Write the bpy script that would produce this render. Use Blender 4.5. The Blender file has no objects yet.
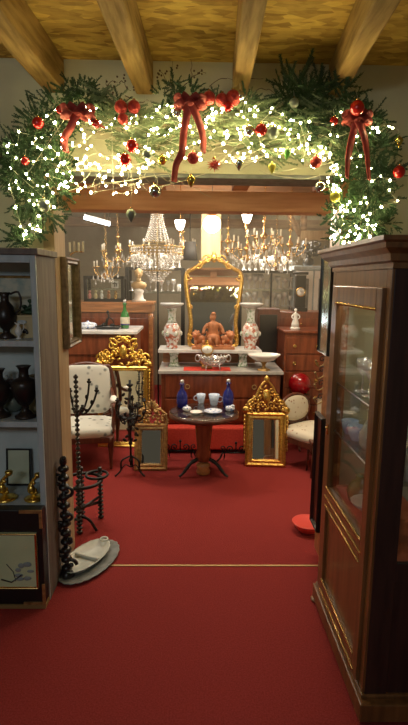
import bpy, math, random
from mathutils import Vector, Matrix, noise
random.seed(7)
C = bpy.context.scene.collection
R = math.radians
# ------------------------------------------------------------------ camera
CAMH, FPX = 1.6, 494.0
pitch, yaw, roll = R(9.42), R(1.05), R(.65)
fw = Vector((math.sin(yaw)*math.cos(pitch), math.cos(yaw)*math.cos(pitch), -math.sin(pitch)))
r0 = Vector((math.cos(yaw), -math.sin(yaw), 0)); u0 = r0.cross(fw)
rt = math.cos(roll)*r0 + math.sin(roll)*u0
up = math.cos(roll)*u0 - math.sin(roll)*r0
cd = bpy.data.cameras.new('camera'); cam = bpy.data.objects.new('camera', cd); C.objects.link(cam)
M = Matrix.Identity(4)
for i in range(3):
    M[i][0] = rt[i]; M[i][1] = up[i]; M[i][2] = -fw[i]
M[0][3] = 0; M[1][3] = 0; M[2][3] = CAMH
cam.matrix_world = M
cd.sensor_fit = 'VERTICAL'; cd.sensor_height = 36; cd.lens = 36*FPX/725; cd.clip_start = .05
bpy.context.scene.camera = cam

def at(px, py, Y):
    d = fw*FPX + rt*(px-204) + up*(362.5-py)
    q = d*(Y/d.y)
    return Vector((q.x, q.y, q.z+CAMH))
# ------------------------------------------------------------------ world, lights, exposure
w = bpy.data.worlds.new('world'); bpy.context.scene.world = w; w.use_nodes = True
w.node_tree.nodes['Background'].inputs[0].default_value = (1.0, .86, .62, 1)
w.node_tree.nodes['Background'].inputs[1].default_value = .06
vs = bpy.context.scene.view_settings
vs.view_transform = 'Standard'; vs.look = 'None'; vs.gamma = 1; vs.use_curve_mapping = False
vs.exposure = 0.0
def area(name, loc, rot, sx, sy, power, col):
    l = bpy.data.lights.new(name, 'AREA'); l.shape = 'RECTANGLE'; l.size = sx; l.size_y = sy
    l.energy = power; l.color = col
    o = bpy.data.objects.new(name, l); o.location = loc; o.rotation_euler = rot; C.objects.link(o); return o
def point(name, loc, power, col, rad=.05):
    l = bpy.data.lights.new(name, 'POINT'); l.energy = power; l.color = col; l.shadow_soft_size = rad
    o = bpy.data.objects.new(name, l); o.location = loc; C.objects.link(o); return o
area('front_ceiling_light', (-1.05, -1.0, 2.2), (R(56), 0, R(-6)), 1.0, .3, 13.5, (.84, .94, 1.0))
area('back_fill_light', (-1.05, 4.2, 2.3), (0, 0, 0), 1.0, .25, 26, (1.0, .90, .74))  # added fill for the back room, not a fixture
area('back_fill_light_right', (.75, 3.7, 2.1), (0, 0, 0), .5, .25, 20, (1.0, .84, .60))  # second added fill, for the right side of the back room
area('far_fill_light', (.3, 6.0, 2.2), (0, 0, 0), 2.0, .3, 48, (1.0, .88, .70))  # added fill that brightens the far glassware

# ------------------------------------------------------------------ materials
def mat(name, c1, rough=.6, metal=0, c2=None, scale=20, bump=0, stretch=(1,1,1), coat=0, spec=.5, emis=None, es=0, kind='noise', detail=6, ramp=(.35,.65)):
    m = bpy.data.materials.new(name); m.use_nodes = True
    n = m.node_tree.nodes; L = m.node_tree.links; b = n['Principled BSDF']
    b.inputs['Base Color'].default_value = (*c1, 1); b.inputs['Roughness'].default_value = rough
    b.inputs['Metallic'].default_value = metal; b.inputs['Coat Weight'].default_value = coat
    b.inputs['Coat Roughness'].default_value = .15
    b.inputs['Specular IOR Level'].default_value = spec
    if emis:
        b.inputs['Emission Color'].default_value = (*emis, 1); b.inputs['Emission Strength'].default_value = es
    if c2 or bump:
        tc = n.new('ShaderNodeTexCoord'); mp = n.new('ShaderNodeMapping'); mp.inputs['Scale'].default_value = stretch
        L.new(tc.outputs['Object'], mp.inputs['Vector'])
        if kind == 'voronoi':
            t = n.new('ShaderNodeTexVoronoi'); t.inputs['Scale'].default_value = scale; fac = t.outputs['Distance']
        else:
            t = n.new('ShaderNodeTexNoise'); t.inputs['Scale'].default_value = scale; t.inputs['Detail'].default_value = detail
            fac = t.outputs['Fac']
        L.new(mp.outputs['Vector'], t.inputs['Vector'])
        if c2:
            r = n.new('ShaderNodeValToRGB')
            r.color_ramp.elements[0].position = ramp[0]; r.color_ramp.elements[1].position = ramp[1]
            r.color_ramp.elements[0].color = (*c1, 1); r.color_ramp.elements[1].color = (*c2, 1)
            L.new(fac, r.inputs['Fac']); L.new(r.outputs['Color'], b.inputs['Base Color'])
        if bump:
            bp = n.new('ShaderNodeBump'); bp.inputs['Strength'].default_value = bump; bp.inputs['Distance'].default_value = .01
            L.new(fac, bp.inputs['Height']); L.new(bp.outputs['Normal'], b.inputs['Normal'])
    return m
def glassy(name, tint=(1,1,1), refl=.12, rough=.03, body=0.0, bodycol=(1,1,1), ior=1.38):
    m = bpy.data.materials.new(name); m.use_nodes = True
    n = m.node_tree.nodes; L = m.node_tree.links; n.remove(n['Principled BSDF'])
    out = n['Material Output']
    tr = n.new('ShaderNodeBsdfTransparent'); tr.inputs[0].default_value = (*tint, 1)
    gl = n.new('ShaderNodeBsdfGlossy'); gl.inputs['Roughness'].default_value = rough
    lw = n.new('ShaderNodeLayerWeight'); lw.inputs['Blend'].default_value = .5
    pw = n.new('ShaderNodeMath'); pw.operation = 'POWER'; pw.inputs[1].default_value = 4.0 if ior > 1.3 else 6.0
    L.new(lw.outputs['Facing'], pw.inputs[0])
    ma = n.new('ShaderNodeMath'); ma.operation = 'ADD'; ma.inputs[1].default_value = refl; ma.use_clamp = True
    L.new(pw.outputs[0], ma.inputs[0])
    mx = n.new('ShaderNodeMixShader'); L.new(ma.outputs[0], mx.inputs[0]); L.new(tr.outputs[0], mx.inputs[1]); L.new(gl.outputs[0], mx.inputs[2])
    last = mx
    if body:
        df = n.new('ShaderNodeBsdfDiffuse'); df.inputs[0].default_value = (*bodycol, 1)
        m2 = n.new('ShaderNodeMixShader'); m2.inputs[0].default_value = body
        L.new(mx.outputs[0], m2.inputs[1]); L.new(df.outputs[0], m2.inputs[2]); last = m2
    L.new(last.outputs[0], out.inputs['Surface'])
    return m
def emit(name, col, s):
    m = bpy.data.materials.new(name); m.use_nodes = True
    n = m.node_tree.nodes; b = n['Principled BSDF']
    b.inputs['Base Color'].default_value = (.8, .8, .8, 1)
    b.inputs['Emission Color'].default_value = (*col, 1); b.inputs['Emission Strength'].default_value = s
    return m
m_carpet = mat('red_carpet', (.21,.024,.022), .95, c2=(.29,.040,.036), scale=160, bump=.4, spec=.1)
# large soft wear on the carpet
def plaster(name, a, b_, s=3.0):
    m = mat(name, a, .92, c2=b_, scale=s, detail=10, spec=.2)
    n = m.node_tree.nodes; L = m.node_tree.links
    t = n.new('ShaderNodeTexNoise'); t.inputs['Scale'].default_value = 14; t.inputs['Detail'].default_value = 8
    bp = n.new('ShaderNodeBump'); bp.inputs['Strength'].default_value = .7; bp.inputs['Distance'].default_value = .02
    L.new(t.outputs['Fac'], bp.inputs['Height']); L.new(bp.outputs['Normal'], n['Principled BSDF'].inputs['Normal'])
    return m
m_wall = plaster('cream_plaster', (.52,.49,.33), (.63,.60,.42))
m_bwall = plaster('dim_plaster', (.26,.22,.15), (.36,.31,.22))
def osb():
    m = bpy.data.materials.new('osb_board'); m.use_nodes = True
    n = m.node_tree.nodes; L = m.node_tree.links; b = n['Principled BSDF']; b.inputs['Roughness'].default_value = .8
    tc = n.new('ShaderNodeTexCoord')
    v1 = n.new('ShaderNodeTexVoronoi'); v1.inputs['Scale'].default_value = 15; v1.inputs['Randomness'].default_value = 1
    nz = n.new('ShaderNodeTexNoise'); nz.inputs['Scale'].default_value = 7; nz.inputs['Detail'].default_value = 6; nz.inputs['Distortion'].default_value = 2.5
    mp = n.new('ShaderNodeMapping'); mp.inputs['Scale'].default_value = (1, 2.6, 1)
    L.new(tc.outputs['Object'], mp.inputs[0]); L.new(mp.outputs[0], v1.inputs['Vector']); L.new(mp.outputs[0], nz.inputs['Vector'])
    mx = n.new('ShaderNodeMixRGB'); mx.inputs[0].default_value = .5
    L.new(v1.outputs['Color'], mx.inputs[1]); L.new(nz.outputs['Color'], mx.inputs[2])
    bw = n.new('ShaderNodeRGBToBW'); L.new(mx.outputs[0], bw.inputs[0])
    r = n.new('ShaderNodeValToRGB'); r.color_ramp.elements[0].position = .3; r.color_ramp.elements[1].position = .7
    r.color_ramp.elements[0].color = (.27,.15,.022,1); r.color_ramp.elements[1].color = (.60,.39,.075,1)
    L.new(bw.outputs[0], r.inputs[0]); L.new(r.outputs[0], b.inputs['Base Color'])
    return m
m_osb = osb()
m_beam = mat('rough_beam_wood', (.21,.12,.025), .8, c2=(.42,.26,.075), scale=6, bump=.5, stretch=(6,.7,6))
m_header = mat('orange_lamplit_wood', (.56,.25,.11), .7, c2=(.72,.37,.19), scale=5, bump=.2, stretch=(.6,4,6))  # orange lamp bounce is put into this wood colour
m_darkjoist = mat('brown_joist_wood', (.20,.11,.06), .8, c2=(.32,.19,.10), scale=5, stretch=(.6,5,5))
m_blond = mat('blond_wood', (.36,.25,.14), .7, c2=(.50,.37,.22), scale=4, stretch=(6,6,.6), bump=.2)
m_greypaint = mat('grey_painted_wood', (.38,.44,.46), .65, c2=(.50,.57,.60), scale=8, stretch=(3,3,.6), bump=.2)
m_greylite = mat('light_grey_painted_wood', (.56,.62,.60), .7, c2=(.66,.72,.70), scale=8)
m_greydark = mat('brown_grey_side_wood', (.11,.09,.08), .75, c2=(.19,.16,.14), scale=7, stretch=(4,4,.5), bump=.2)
m_mahog = mat('mahogany', (.13,.030,.012), .28, c2=(.25,.065,.025), scale=5, stretch=(6,6,.8), coat=.3)
m_mahog2 = mat('dark_mahogany', (.07,.018,.010), .35, c2=(.13,.036,.018), scale=5, stretch=(6,6,.8), coat=.2)
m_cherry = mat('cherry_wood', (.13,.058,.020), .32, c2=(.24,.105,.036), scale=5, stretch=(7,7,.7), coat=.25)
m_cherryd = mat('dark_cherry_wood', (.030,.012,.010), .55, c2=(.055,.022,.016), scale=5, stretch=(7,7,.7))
m_honey = mat('honey_wood', (.28,.12,.045), .35, c2=(.52,.22,.08), scale=5, stretch=(.8,6,6), coat=.2)
m_gold = mat('gilt', (.80,.52,.14), .32, 1, c2=(.52,.30,.07), scale=60, bump=.3)
m_goldb = mat('bright_gilt', (.95,.68,.16), .28, 1, c2=(.72,.46,.10), scale=60, bump=.2)
m_goldold = mat('worn_gilt', (.58,.38,.15), .42, .7, c2=(.36,.21,.08), scale=45, bump=.4)
m_brass = mat('brass', (.72,.48,.18), .25, 1)
m_brassd = mat('aged_brass', (.42,.30,.12), .5, .6)
m_mirror = mat('mirror_silvering', (.86,.88,.84), .03, 1)
m_mirrorold = mat('old_mirror_silvering', (.62,.66,.56), .10, 1)
m_iron = mat('black_iron', (.010,.010,.010), .45, .3, spec=.5)
m_ebony = mat('ebonised_wood', (.012,.010,.010), .3, coat=.3)
m_blackvase = mat('black_bronze', (.014,.011,.011), .32, .3, c2=(.05,.035,.03), scale=12)
m_marble = mat('white_marble', (.72,.72,.70), .25, c2=(.50,.50,.50), scale=9, detail=12, ramp=(.3,.8))
m_marbleg = mat('grey_marble', (.52,.50,.47), .25, c2=(.32,.30,.29), scale=12, detail=12, ramp=(.3,.8))
m_white = mat('white_porcelain', (.78,.77,.74), .25, coat=.3)
m_plaster_w = mat('white_plaster_cast', (.80,.78,.72), .7)
m_tan = mat('tan_bust', (.55,.38,.18), .5)
m_terra = mat('terracotta', (.36,.13,.05), .5, c2=(.52,.21,.09), scale=25, bump=.2)
m_red = mat('red_lacquer', (.26,.004,.008), .15, coat=.6)
m_redplastic = mat('bright_red_lacquer', (.72,.05,.03), .3, coat=.4)
m_redcloth = mat('red_velvet', (.52,.045,.030), .85, c2=(.62,.07,.045), scale=60, spec=.2)
m_cobalt = mat('cobalt_glass', (.008,.014,.18), .08, coat=.6)
m_bottleg = mat('green_bottle_glass', (.02,.16,.03), .1, coat=.5)
m_label = mat('cream_paper', (.62,.58,.45), .8, c2=(.5,.45,.33), scale=30)
m_silver = mat('silver', (.85,.85,.84), .3, .8, c2=(.65,.65,.65), scale=50, bump=.2)
m_bluewhite = mat('blue_and_white_porcelain', (.72,.76,.84), .2, c2=(.12,.22,.55), scale=45, ramp=(.52,.62), coat=.4)
m_paleblue = mat('pale_blue_china', (.45,.55,.74), .25, c2=(.62,.70,.82), scale=50, coat=.3)
m_vasefl = mat('flowered_porcelain', (.70,.69,.66), .2, c2=(.50,.16,.10), scale=34, ramp=(.46,.58), coat=.4)
m_vasegr = mat('green_flowered_porcelain', (.70,.72,.68), .2, c2=(.25,.36,.22), scale=48, ramp=(.46,.60), coat=.4)
m_fabric = mat('white_flowered_fabric', (.20,.22,.21), .9, c2=(.60,.60,.54), scale=15, kind='voronoi', ramp=(.16,.32), spec=.1)
m_fabric2 = mat('cream_patterned_fabric', (.34,.20,.12), .9, c2=(.66,.60,.48), scale=22, kind='voronoi', ramp=(.10,.26), spec=.1)
m_padw = mat('white_upholstery', (.78,.76,.72), .85, spec=.2)
m_glass = glassy('window_glass', (.96,.98,.97), .03, ior=1.22)
m_cryst = glassy('crystal', (.92,.93,.92), .28, .05, .22, (.85,.83,.78))
m_crystb = glassy('lead_crystal', (.90,.92,.92), .35, .08, .40, (.92,.88,.80))
m_tglass = glassy('glass_table_top', (.9,.95,.93), .15)
m_fir = mat('fir_needles', (.012,.040,.012), .6, c2=(.035,.085,.022), scale=9)
m_firp = mat('frosted_fir_needles', (.10,.15,.07), .7, c2=(.24,.29,.16), scale=9)
m_twig = mat('pale_twig', (.48,.44,.32), .7)
m_darktwig = mat('brown_twig', (.12,.075,.04), .8)
m_ribbon = mat('red_organza_ribbon', (.36,.035,.025), .65, c2=(.24,.02,.015), scale=30, stretch=(1,1,1))
m_bred = mat('red_bauble_glass', (.55,.012,.010), .12, .3, coat=.8)
m_bdred = mat('glitter_red', (.38,.015,.012), .5, .2, bump=.6, c2=(.62,.06,.04), scale=90)
m_bsil = mat('silver_bauble_glass', (.65,.65,.60), .12, .9)
m_bgold = mat('gold_bauble_glass', (.70,.55,.12), .2, .9)
m_byel = mat('yellow_bauble', (.70,.65,.08), .3)
m_bgreen = mat('green_bauble', (.14,.48,.05), .35, c2=(.05,.2,.02), scale=60, coat=.4)
m_bgrey = mat('grey_bauble', (.22,.25,.20), .4, .4)
m_lacquer = mat('black_lacquer', (.010,.009,.009), .42)
m_dial = mat('enamel_dial', (.85,.83,.78), .3)
m_wax = mat('cream_candle_wax', (.80,.74,.60), .5)
m_bluegrey = mat('slate_tray', (.15,.16,.15), .6, c2=(.24,.25,.24), scale=20)
m_ivory = mat('ivory_dish', (.62,.64,.58), .4, c2=(.50,.52,.47), scale=14)
m_lampshade = mat('charcoal_shade', (.05,.05,.055), .7)
m_teal = mat('grey_green_glass_panel', (.30,.36,.32), .12, .5)
m_card = mat('beige_card', (.58,.46,.26), .8)
m_leafg = mat('dark_green_leaf', (.03,.07,.03), .5)
m_cloth_white = mat('white_lace', (.70,.74,.74), .8, c2=(.4,.44,.45), scale=60)
m_fairy = emit('fairy_bulb_glow', (1.0, .86, .40), 85)
m_wirew = mat('white_wire', (.55,.52,.40), .5)
m_globe = emit('lit_globe', (1.0, .86, .62), 40)
m_tulip = emit('lit_tulip_shade', (1.0, .93, .80), 30)
m_tube = emit('lit_fluorescent_tube', (.72, .88, 1.0), 26)
m_tubebody = mat('white_lamp_casing', (.6,.62,.62), .5)
m_candleglow = emit('lit_candle_bulb', (1.0, .75, .42), 6)

# ------------------------------------------------------------------ mesh builder
class MB:
    def __init__(s): s.v = []; s.f = []; s.sm = []; s.M = Matrix.Identity(4)
    def add(s, vs, fs, smooth=True):
        k = len(s.v); M_ = s.M
        s.v += [tuple(M_ @ Vector(v)) for v in vs]
        s.f += [tuple(i+k for i in f) for f in fs]; s.sm += [smooth]*len(fs)
        return s
    def box(s, c, d, rot=None, top=(1,1)):
        x, y, z = d[0]/2, d[1]/2, d[2]/2
        vs = []
        for sz in (-1, 1):
            kx, ky = (top if sz > 0 else (1, 1))
            for sx, sy in ((-1,-1),(1,-1),(1,1),(-1,1)): vs.append(Vector((sx*x*kx, sy*y*ky, sz*z)))
        if rot: vs = [rot @ v for v in vs]
        c = Vector(c); vs = [v+c for v in vs]
        return s.add(vs, [(3,2,1,0),(4,5,6,7),(0,1,5,4),(1,2,6,5),(2,3,7,6),(3,0,4,7)], False)
    def bb(s, a, b):
        return s.box([(a[i]+b[i])/2 for i in range(3)], [abs(b[i]-a[i]) for i in range(3)])
    def tube(s, pts, r, n=6, closed=False):
        pts = [Vector(p) for p in pts]; m = len(pts)
        rs = [r[min(len(r)-1, int(round(i*(len(r)-1)/max(1,m-1))))] for i in range(m)] if isinstance(r, (list, tuple)) else [r]*m
        vs = []; nrm = None
        for i, p in enumerate(pts):
            a = pts[(i-1) % m] if (closed or i > 0) else p
            b = pts[(i+1) % m] if (closed or i < m-1) else p
            t = (b-a); t = t.normalized() if t.length > 1e-9 else Vector((0,0,1))
            if nrm is None:
                nrm = t.orthogonal().normalized()
            else:
                nrm = nrm - t*nrm.dot(t)
                nrm = nrm.normalized() if nrm.length > 1e-6 else t.orthogonal().normalized()
            bi = t.cross(nrm)
            for k in range(n):
                an = 2*math.pi*k/n
                vs.append(p + (nrm*math.cos(an) + bi*math.sin(an))*rs[i])
        fs = []
        for i in range(m if closed else m-1):
            j = (i+1) % m
            for k in range(n): fs.append((i*n+k, i*n+(k+1) % n, j*n+(k+1) % n, j*n+k))
        if not closed:
            fs.append(tuple(range(n-1, -1, -1))); fs.append(tuple((m-1)*n+k for k in range(n)))
        return s.add(vs, fs)
    def lathe(s, prof, n=20, o=(0,0,0), smooth=True, sx=1, sy=1, ph=0):
        vs = []; o = Vector(o)
        for (r, z) in prof:
            for k in range(n):
                a = 2*math.pi*(k+ph)/n; vs.append(o + Vector((r*sx*math.cos(a), r*sy*math.sin(a), z)))
        fs = []
        for i in range(len(prof)-1):
            for k in range(n): fs.append((i*n+k, i*n+(k+1) % n, (i+1)*n+(k+1) % n, (i+1)*n+k))
        fs.append(tuple(range(n-1, -1, -1))); fs.append(tuple((len(prof)-1)*n+k for k in range(n)))
        return s.add(vs, fs, smooth)
    def sph(s, c, r, nu=10, nv=7, e=1.0, rot=None):
        r = r if isinstance(r, (list, tuple)) else (r, r, r); c = Vector(c)
        pw = lambda x: math.copysign(abs(x)**e, x)
        vs = [Vector((0,0,-r[2]))]
        for j in range(1, nv):
            ph = -math.pi/2 + math.pi*j/nv
            for i in range(nu):
                th = 2*math.pi*i/nu
                vs.append(Vector((r[0]*pw(math.cos(ph))*pw(math.cos(th)), r[1]*pw(math.cos(ph))*pw(math.sin(th)), r[2]*pw(math.sin(ph)))))
        vs.append(Vector((0,0,r[2])))
        if rot: vs = [rot @ v for v in vs]
        vs = [v+c for v in vs]
        fs = [(0, 1+(i+1) % nu, 1+i) for i in range(nu)]
        for j in range(nv-2):
            for i in range(nu):
                a = 1+j*nu; fs.append((a+i, a+(i+1) % nu, a+nu+(i+1) % nu, a+nu+i))
        a = 1+(nv-2)*nu; t = len(vs)-1
        fs += [(a+i, a+(i+1) % nu, t) for i in range(nu)]
        return s.add(vs, fs)
    def torus(s, c, Rr, r, n=24, m=6, axis='z', sx=1, sy=1):
        pts = []
        for k in range(n):
            a = 2*math.pi*k/n; x, y = Rr*sx*math.cos(a), Rr*sy*math.sin(a)
            p = {'z': (x, y, 0), 'y': (x, 0, y), 'x': (0, x, y)}[axis]
            pts.append(Vector(c)+Vector(p))
        return s.tube(pts, r, m, True)
    def prism(s, poly, y0, y1):            # polygon in XZ, extruded along Y
        n = len(poly)
        vs = [(p[0], y0, p[1]) for p in poly] + [(p[0], y1, p[1]) for p in poly]
        fs = [tuple(range(n)), tuple(range(2*n-1, n-1, -1))] + [(i, i+n, (i+1) % n+n, (i+1) % n) for i in range(n)]
        return s.add(vs, fs, False)
    def frame(s, w, h, bw, d, y=0, z0=0, prof=None):   # mitred rectangular frame in XZ, front at -Y
        prof = prof or [(0, 0), (0, .8), (.25, 1), (.5, .75), (.8, .85), (1, .35), (1, 0)]
        vs = []
        for (sx, sz) in ((-1,0),(1,0),(1,1),(-1,1)):
            for (t, q) in prof:
                x = sx*(w/2 - t*bw); z = z0 + (t*bw if sz == 0 else h - t*bw)
                vs.append((x, y - q*d, z))
        k = len(prof); fs = []
        for i in range(4):
            j = (i+1) % 4
            for p in range(k):
                p2 = (p+1) % k; fs.append((i*k+p, j*k+p, j*k+p2, i*k+p2))
        return s.add(vs, fs, False)
    def spiral(s, c, r, a0, turns, th, sgn=1, n=18, y=0):  # C scroll in the XZ plane
        pts = []; rs = []
        for i in range(n):
            t = i/(n-1); rr = r*(1-t*.8); a = a0 + sgn*turns*2*math.pi*t
            pts.append((c[0]+rr*math.cos(a), y, c[1]+rr*math.sin(a))); rs.append(th*(1-.4*t))
        s.tube(pts, rs, 6)
        return s.sph(pts[-1], th*1.3, 6, 4)
    def build(s, name, m, parent=None, bevel=0, loc=None, sub=0):
        me = bpy.data.meshes.new(name); me.from_pydata(s.v, [], s.f); me.update()
        me.polygons.foreach_set('use_smooth', s.sm)
        me.materials.append(m)
        o = bpy.data.objects.new(name, me); C.objects.link(o)
        if parent: o.parent = parent
        if loc is not None: o.location = loc
        if bevel:
            b = o.modifiers.new('bevel', 'BEVEL'); b.width = bevel; b.segments = 2; b.limit_method = 'ANGLE'
        return o
def tag(o, label, cat, group=None):
    o['label'] = label; o['category'] = cat
    if group: o['group'] = group
    return o
def thing(name, label, cat, loc, rz=0, group=None, rx=0):
    o = bpy.data.objects.new(name, None); C.objects.link(o); o.empty_display_size = .05
    o.location = loc; o.rotation_euler = (rx, 0, rz)
    return tag(o, label, cat, group)
def struct(name, mb, m, bevel=0):
    o = mb.build(name, m, bevel=bevel); o['kind'] = 'structure'; return o
def tree(o):
    return [o] + [c for ch in o.children for c in tree(ch)]
def copy_tree(o, loc, label, rz=None, group=None):
    def cp(a, par):
        c = a.copy(); C.objects.link(c)
        if par: c.parent = par
        for ch in a.children: cp(ch, c)
        return c
    n = cp(o, None); n.location = loc; n['label'] = label
    if rz is not None: n.rotation_euler = (o.rotation_euler[0], 0, rz)
    if group: n['group'] = group
    return n
def sm(pts, k=6, closed=False):   # catmull-rom
    P = [Vector(p) for p in pts]; out = []; n = len(P)
    for i in range(n if closed else n-1):
        if closed: a, b, c, d = P[(i-1) % n], P[i], P[(i+1) % n], P[(i+2) % n]
        else: a, b, c, d = P[max(i-1,0)], P[i], P[i+1], P[min(i+2,n-1)]
        for j in range(k):
            t = j/k
            out.append(.5*((2*b)+(c-a)*t+(2*a-5*b+4*c-d)*t*t+(3*b-a-3*c+d)*t**3))
    if not closed: out.append(P[-1])
    return out

# ================================================================== SETTING
WY = 2.60            # front face of the dividing wall
OL, OR, OT = -.725, .745, 2.13
struct('floor', MB().bb((-2.6,-1.2,-.05),(2.6,7.6,0)), m_carpet)
struct('wall_divider', MB().bb((-2.6,WY,0),(OL,WY+.2,2.70)).bb((OR,WY,0),(2.6,WY+.2,2.70)).bb((OL,WY,OT),(OR,WY+.2,2.70)), m_wall)
struct('ceiling', MB().bb((-2.6,-1.2,2.645),(2.6,WY,2.70)), m_osb)
struct('wall_left', MB().bb((-2.7,-1.2,0),(-2.6,7.6,2.70)), m_wall)
struct('wall_right', MB().bb((2.6,-1.2,0),(2.7,7.6,2.70)), m_wall)
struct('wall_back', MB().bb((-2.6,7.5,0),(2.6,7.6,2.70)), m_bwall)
struct('ceiling_back', MB().bb((-2.6,WY+.2,2.56),(2.6,7.5,2.64)), m_header)  # orange colour imitates lamp bounce on the back ceiling
struct('lamplit_soffit', MB().bb((-2.4,WY+.201,2.215),(2.4,3.13,2.24)), m_header)  # added board; its orange imitates lamp bounce above the header
# front ceiling beams
def beam(x0, x1, xf0, xf1, label):
    zb, zt = 2.49, 2.65
    mb = MB()
    a, b = (x0, WY), (x1, WY); c, d = (xf1, -.2), (xf0, -.2)
    n = 14; vs = []; fs = []
    for i in range(n+1):
        t = i/n
        xa = x0+(xf0-x0)*t + .008*noise.noise((t*5, x0*9, 0)); xb = x1+(xf1-x1)*t + .008*noise.noise((t*5, x0*9, 4)); y = WY+(-.2-WY)*t
        z = zb + .008*noise.noise((t*4, x0*7, 9))
        vs += [(xa, y, z), (xb, y, z), (xb, y, zt), (xa, y, zt)]
    for i in range(n):
        for k in range(4): fs.append((i*4+k, (i+1)*4+k, (i+1)*4+(k+1) % 4, i*4+(k+1) % 4))
    fs += [(0,1,2,3), (n*4+3,n*4+2,n*4+1,n*4)]
    mb.add(vs, fs, False)
    o = mb.build('ceiling_beam', m_beam, bevel=.01); o['kind'] = 'structure'
beam(-.735,-.645, -.85,-.72, '')
beam(-.30,-.215, -.42,-.30, '')
beam(.165,.245, .10,.18, '')
beam(.635,.715, .40,.52, '')
# opening jambs and lintel board
struct('trim_1', MB().bb((OL-.03,WY-.012,0),(OL+.006,2.79,2.12)).bb((OL-.05,WY-.015,0),(OL-.005,WY,2.12)), m_blond)
struct('trim_2', MB().bb((OR-.006,WY-.012,0),(OR+.03,2.79,2.12)).bb((OR+.005,WY-.015,0),(OR+.06,WY,2.12)), m_honey)
struct('trim_3', MB().bb((OL,WY+.005,OT-.02),(OR,WY+.2,OT-.001)), m_bluegrey)
# threshold strip across the carpet
tag(MB().bb((-.50,2.575,.0),(OR+.04,2.586,.004)).build('threshold_strip', m_brassd), 'thin brass strip across the red carpet at the opening', 'carpet strip')
# header and back room joists
h = MB().bb((-2.4,3.0,2.0),(2.4,3.12,2.115)); struct('header_beam', h, m_header, .006)
for i, x in enumerate((-1.05,-.62,-.22,.25,.72,1.15)):
    o = MB().bb((x-.045,WY+.2,2.115),(x+.045,3.0,2.214)).build('ceiling_joist', m_header, bevel=.005); o['kind'] = 'structure'
for y, z in ((3.9,2.44),(4.9,2.44),(5.9,2.44),(6.8,2.30)):
    o = MB().bb((-2.4,y,z),(2.4,y+.12,z+.115)).build('cross_beam', m_darkjoist, bevel=.005); o['kind'] = 'structure'
p = at(300,236,5.05)
struct('tie_beam', MB().bb((p.x,5.0,p.z-.04),(2.6,5.1,p.z+.05)), m_blond, .006)
struct('brace', MB().tube([(p.x+.02,5.05,p.z-.02),(p.x-.28,4.98,2.50)], .035, 4).tube([(p.x+.03,5.05,p.z),(p.x+.03,5.05,2.56)], .04, 4), m_darkjoist)
m_palepost = mat('pale_wood_post', (.62,.46,.28), .7, c2=(.75,.58,.38), scale=4, stretch=(6,6,.6))
# pale post behind the lamp
p = at(211,250,5.05)
struct('post', MB().bb((p.x-.10,5.10,0),(p.x+.10,5.26,2.43)), m_palepost, .01)

mh_ = bpy.data.materials.new('bloom_volume'); mh_.use_nodes = True
n_ = mh_.node_tree.nodes; n_.remove(n_['Principled BSDF']); v_ = n_.new('ShaderNodeVolumeScatter')
v_.inputs['Color'].default_value = (1,.86,.64,1); v_.inputs['Density'].default_value = .034; v_.inputs['Anisotropy'].default_value = .35
mh_.node_tree.links.new(v_.outputs[0], n_['Material Output'].inputs['Volume'])
hz_ = MB().bb((-2.59,3.3,1.25),(2.59,7.49,2.55)).build('bloom', mh_); hz_['kind'] = 'stuff'  # added scatter volume imitating lens bloom around the lamps
tag(hz_, 'faint warm haze of the lens, added as a volume in the back room', 'bloom')
# ================================================================== LEFT GREY SHELF
SX0, SX1, SY0, SY1, ST = -1.45, -.720, 2.29, 2.585, 1.735
sh = thing('bookcase', 'grey painted open bookcase holding vases beside the opening', 'shelf unit', (SX1-.3, 2.44, 0))
def rel(o, mb): return mb
L0 = Matrix.Translation((-(SX1-.3), -2.44, 0))
def loc_mb(o):
    m = MB(); m.M = Matrix.Translation(-Vector(o.location)); return m
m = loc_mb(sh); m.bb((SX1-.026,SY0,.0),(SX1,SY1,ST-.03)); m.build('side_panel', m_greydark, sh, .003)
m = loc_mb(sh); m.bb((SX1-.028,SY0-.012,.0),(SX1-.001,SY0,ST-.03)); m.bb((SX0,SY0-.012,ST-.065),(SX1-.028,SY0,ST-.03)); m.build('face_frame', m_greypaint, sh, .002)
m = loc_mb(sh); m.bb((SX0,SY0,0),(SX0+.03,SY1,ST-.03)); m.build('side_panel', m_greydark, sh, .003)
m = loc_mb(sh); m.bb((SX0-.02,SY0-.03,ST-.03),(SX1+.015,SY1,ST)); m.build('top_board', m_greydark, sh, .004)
m = loc_mb(sh); m.bb((SX0+.03,SY1-.015,0),(SX1-.026,SY1,ST-.03)); m.build('back_panel', m_greylite, sh)
zs = []
for py in (345, 426, 509):
    z = at(38, py-4, SY0).z; zs.append(z)
    m = loc_mb(sh); m.bb((SX0+.03,SY0+.002,z-.028),(SX1-.027,SY1-.016,z)); m.build('shelf', m_greypaint, sh, .002)
Z1, Z2, Z3 = zs
def shelf_at(px, Y, z):   # point on a shelf seen at px
    px += 4; return Vector((at(px, 340 if z > 1.2 else 420 if z > .9 else 500, Y).x, Y, z))
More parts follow.
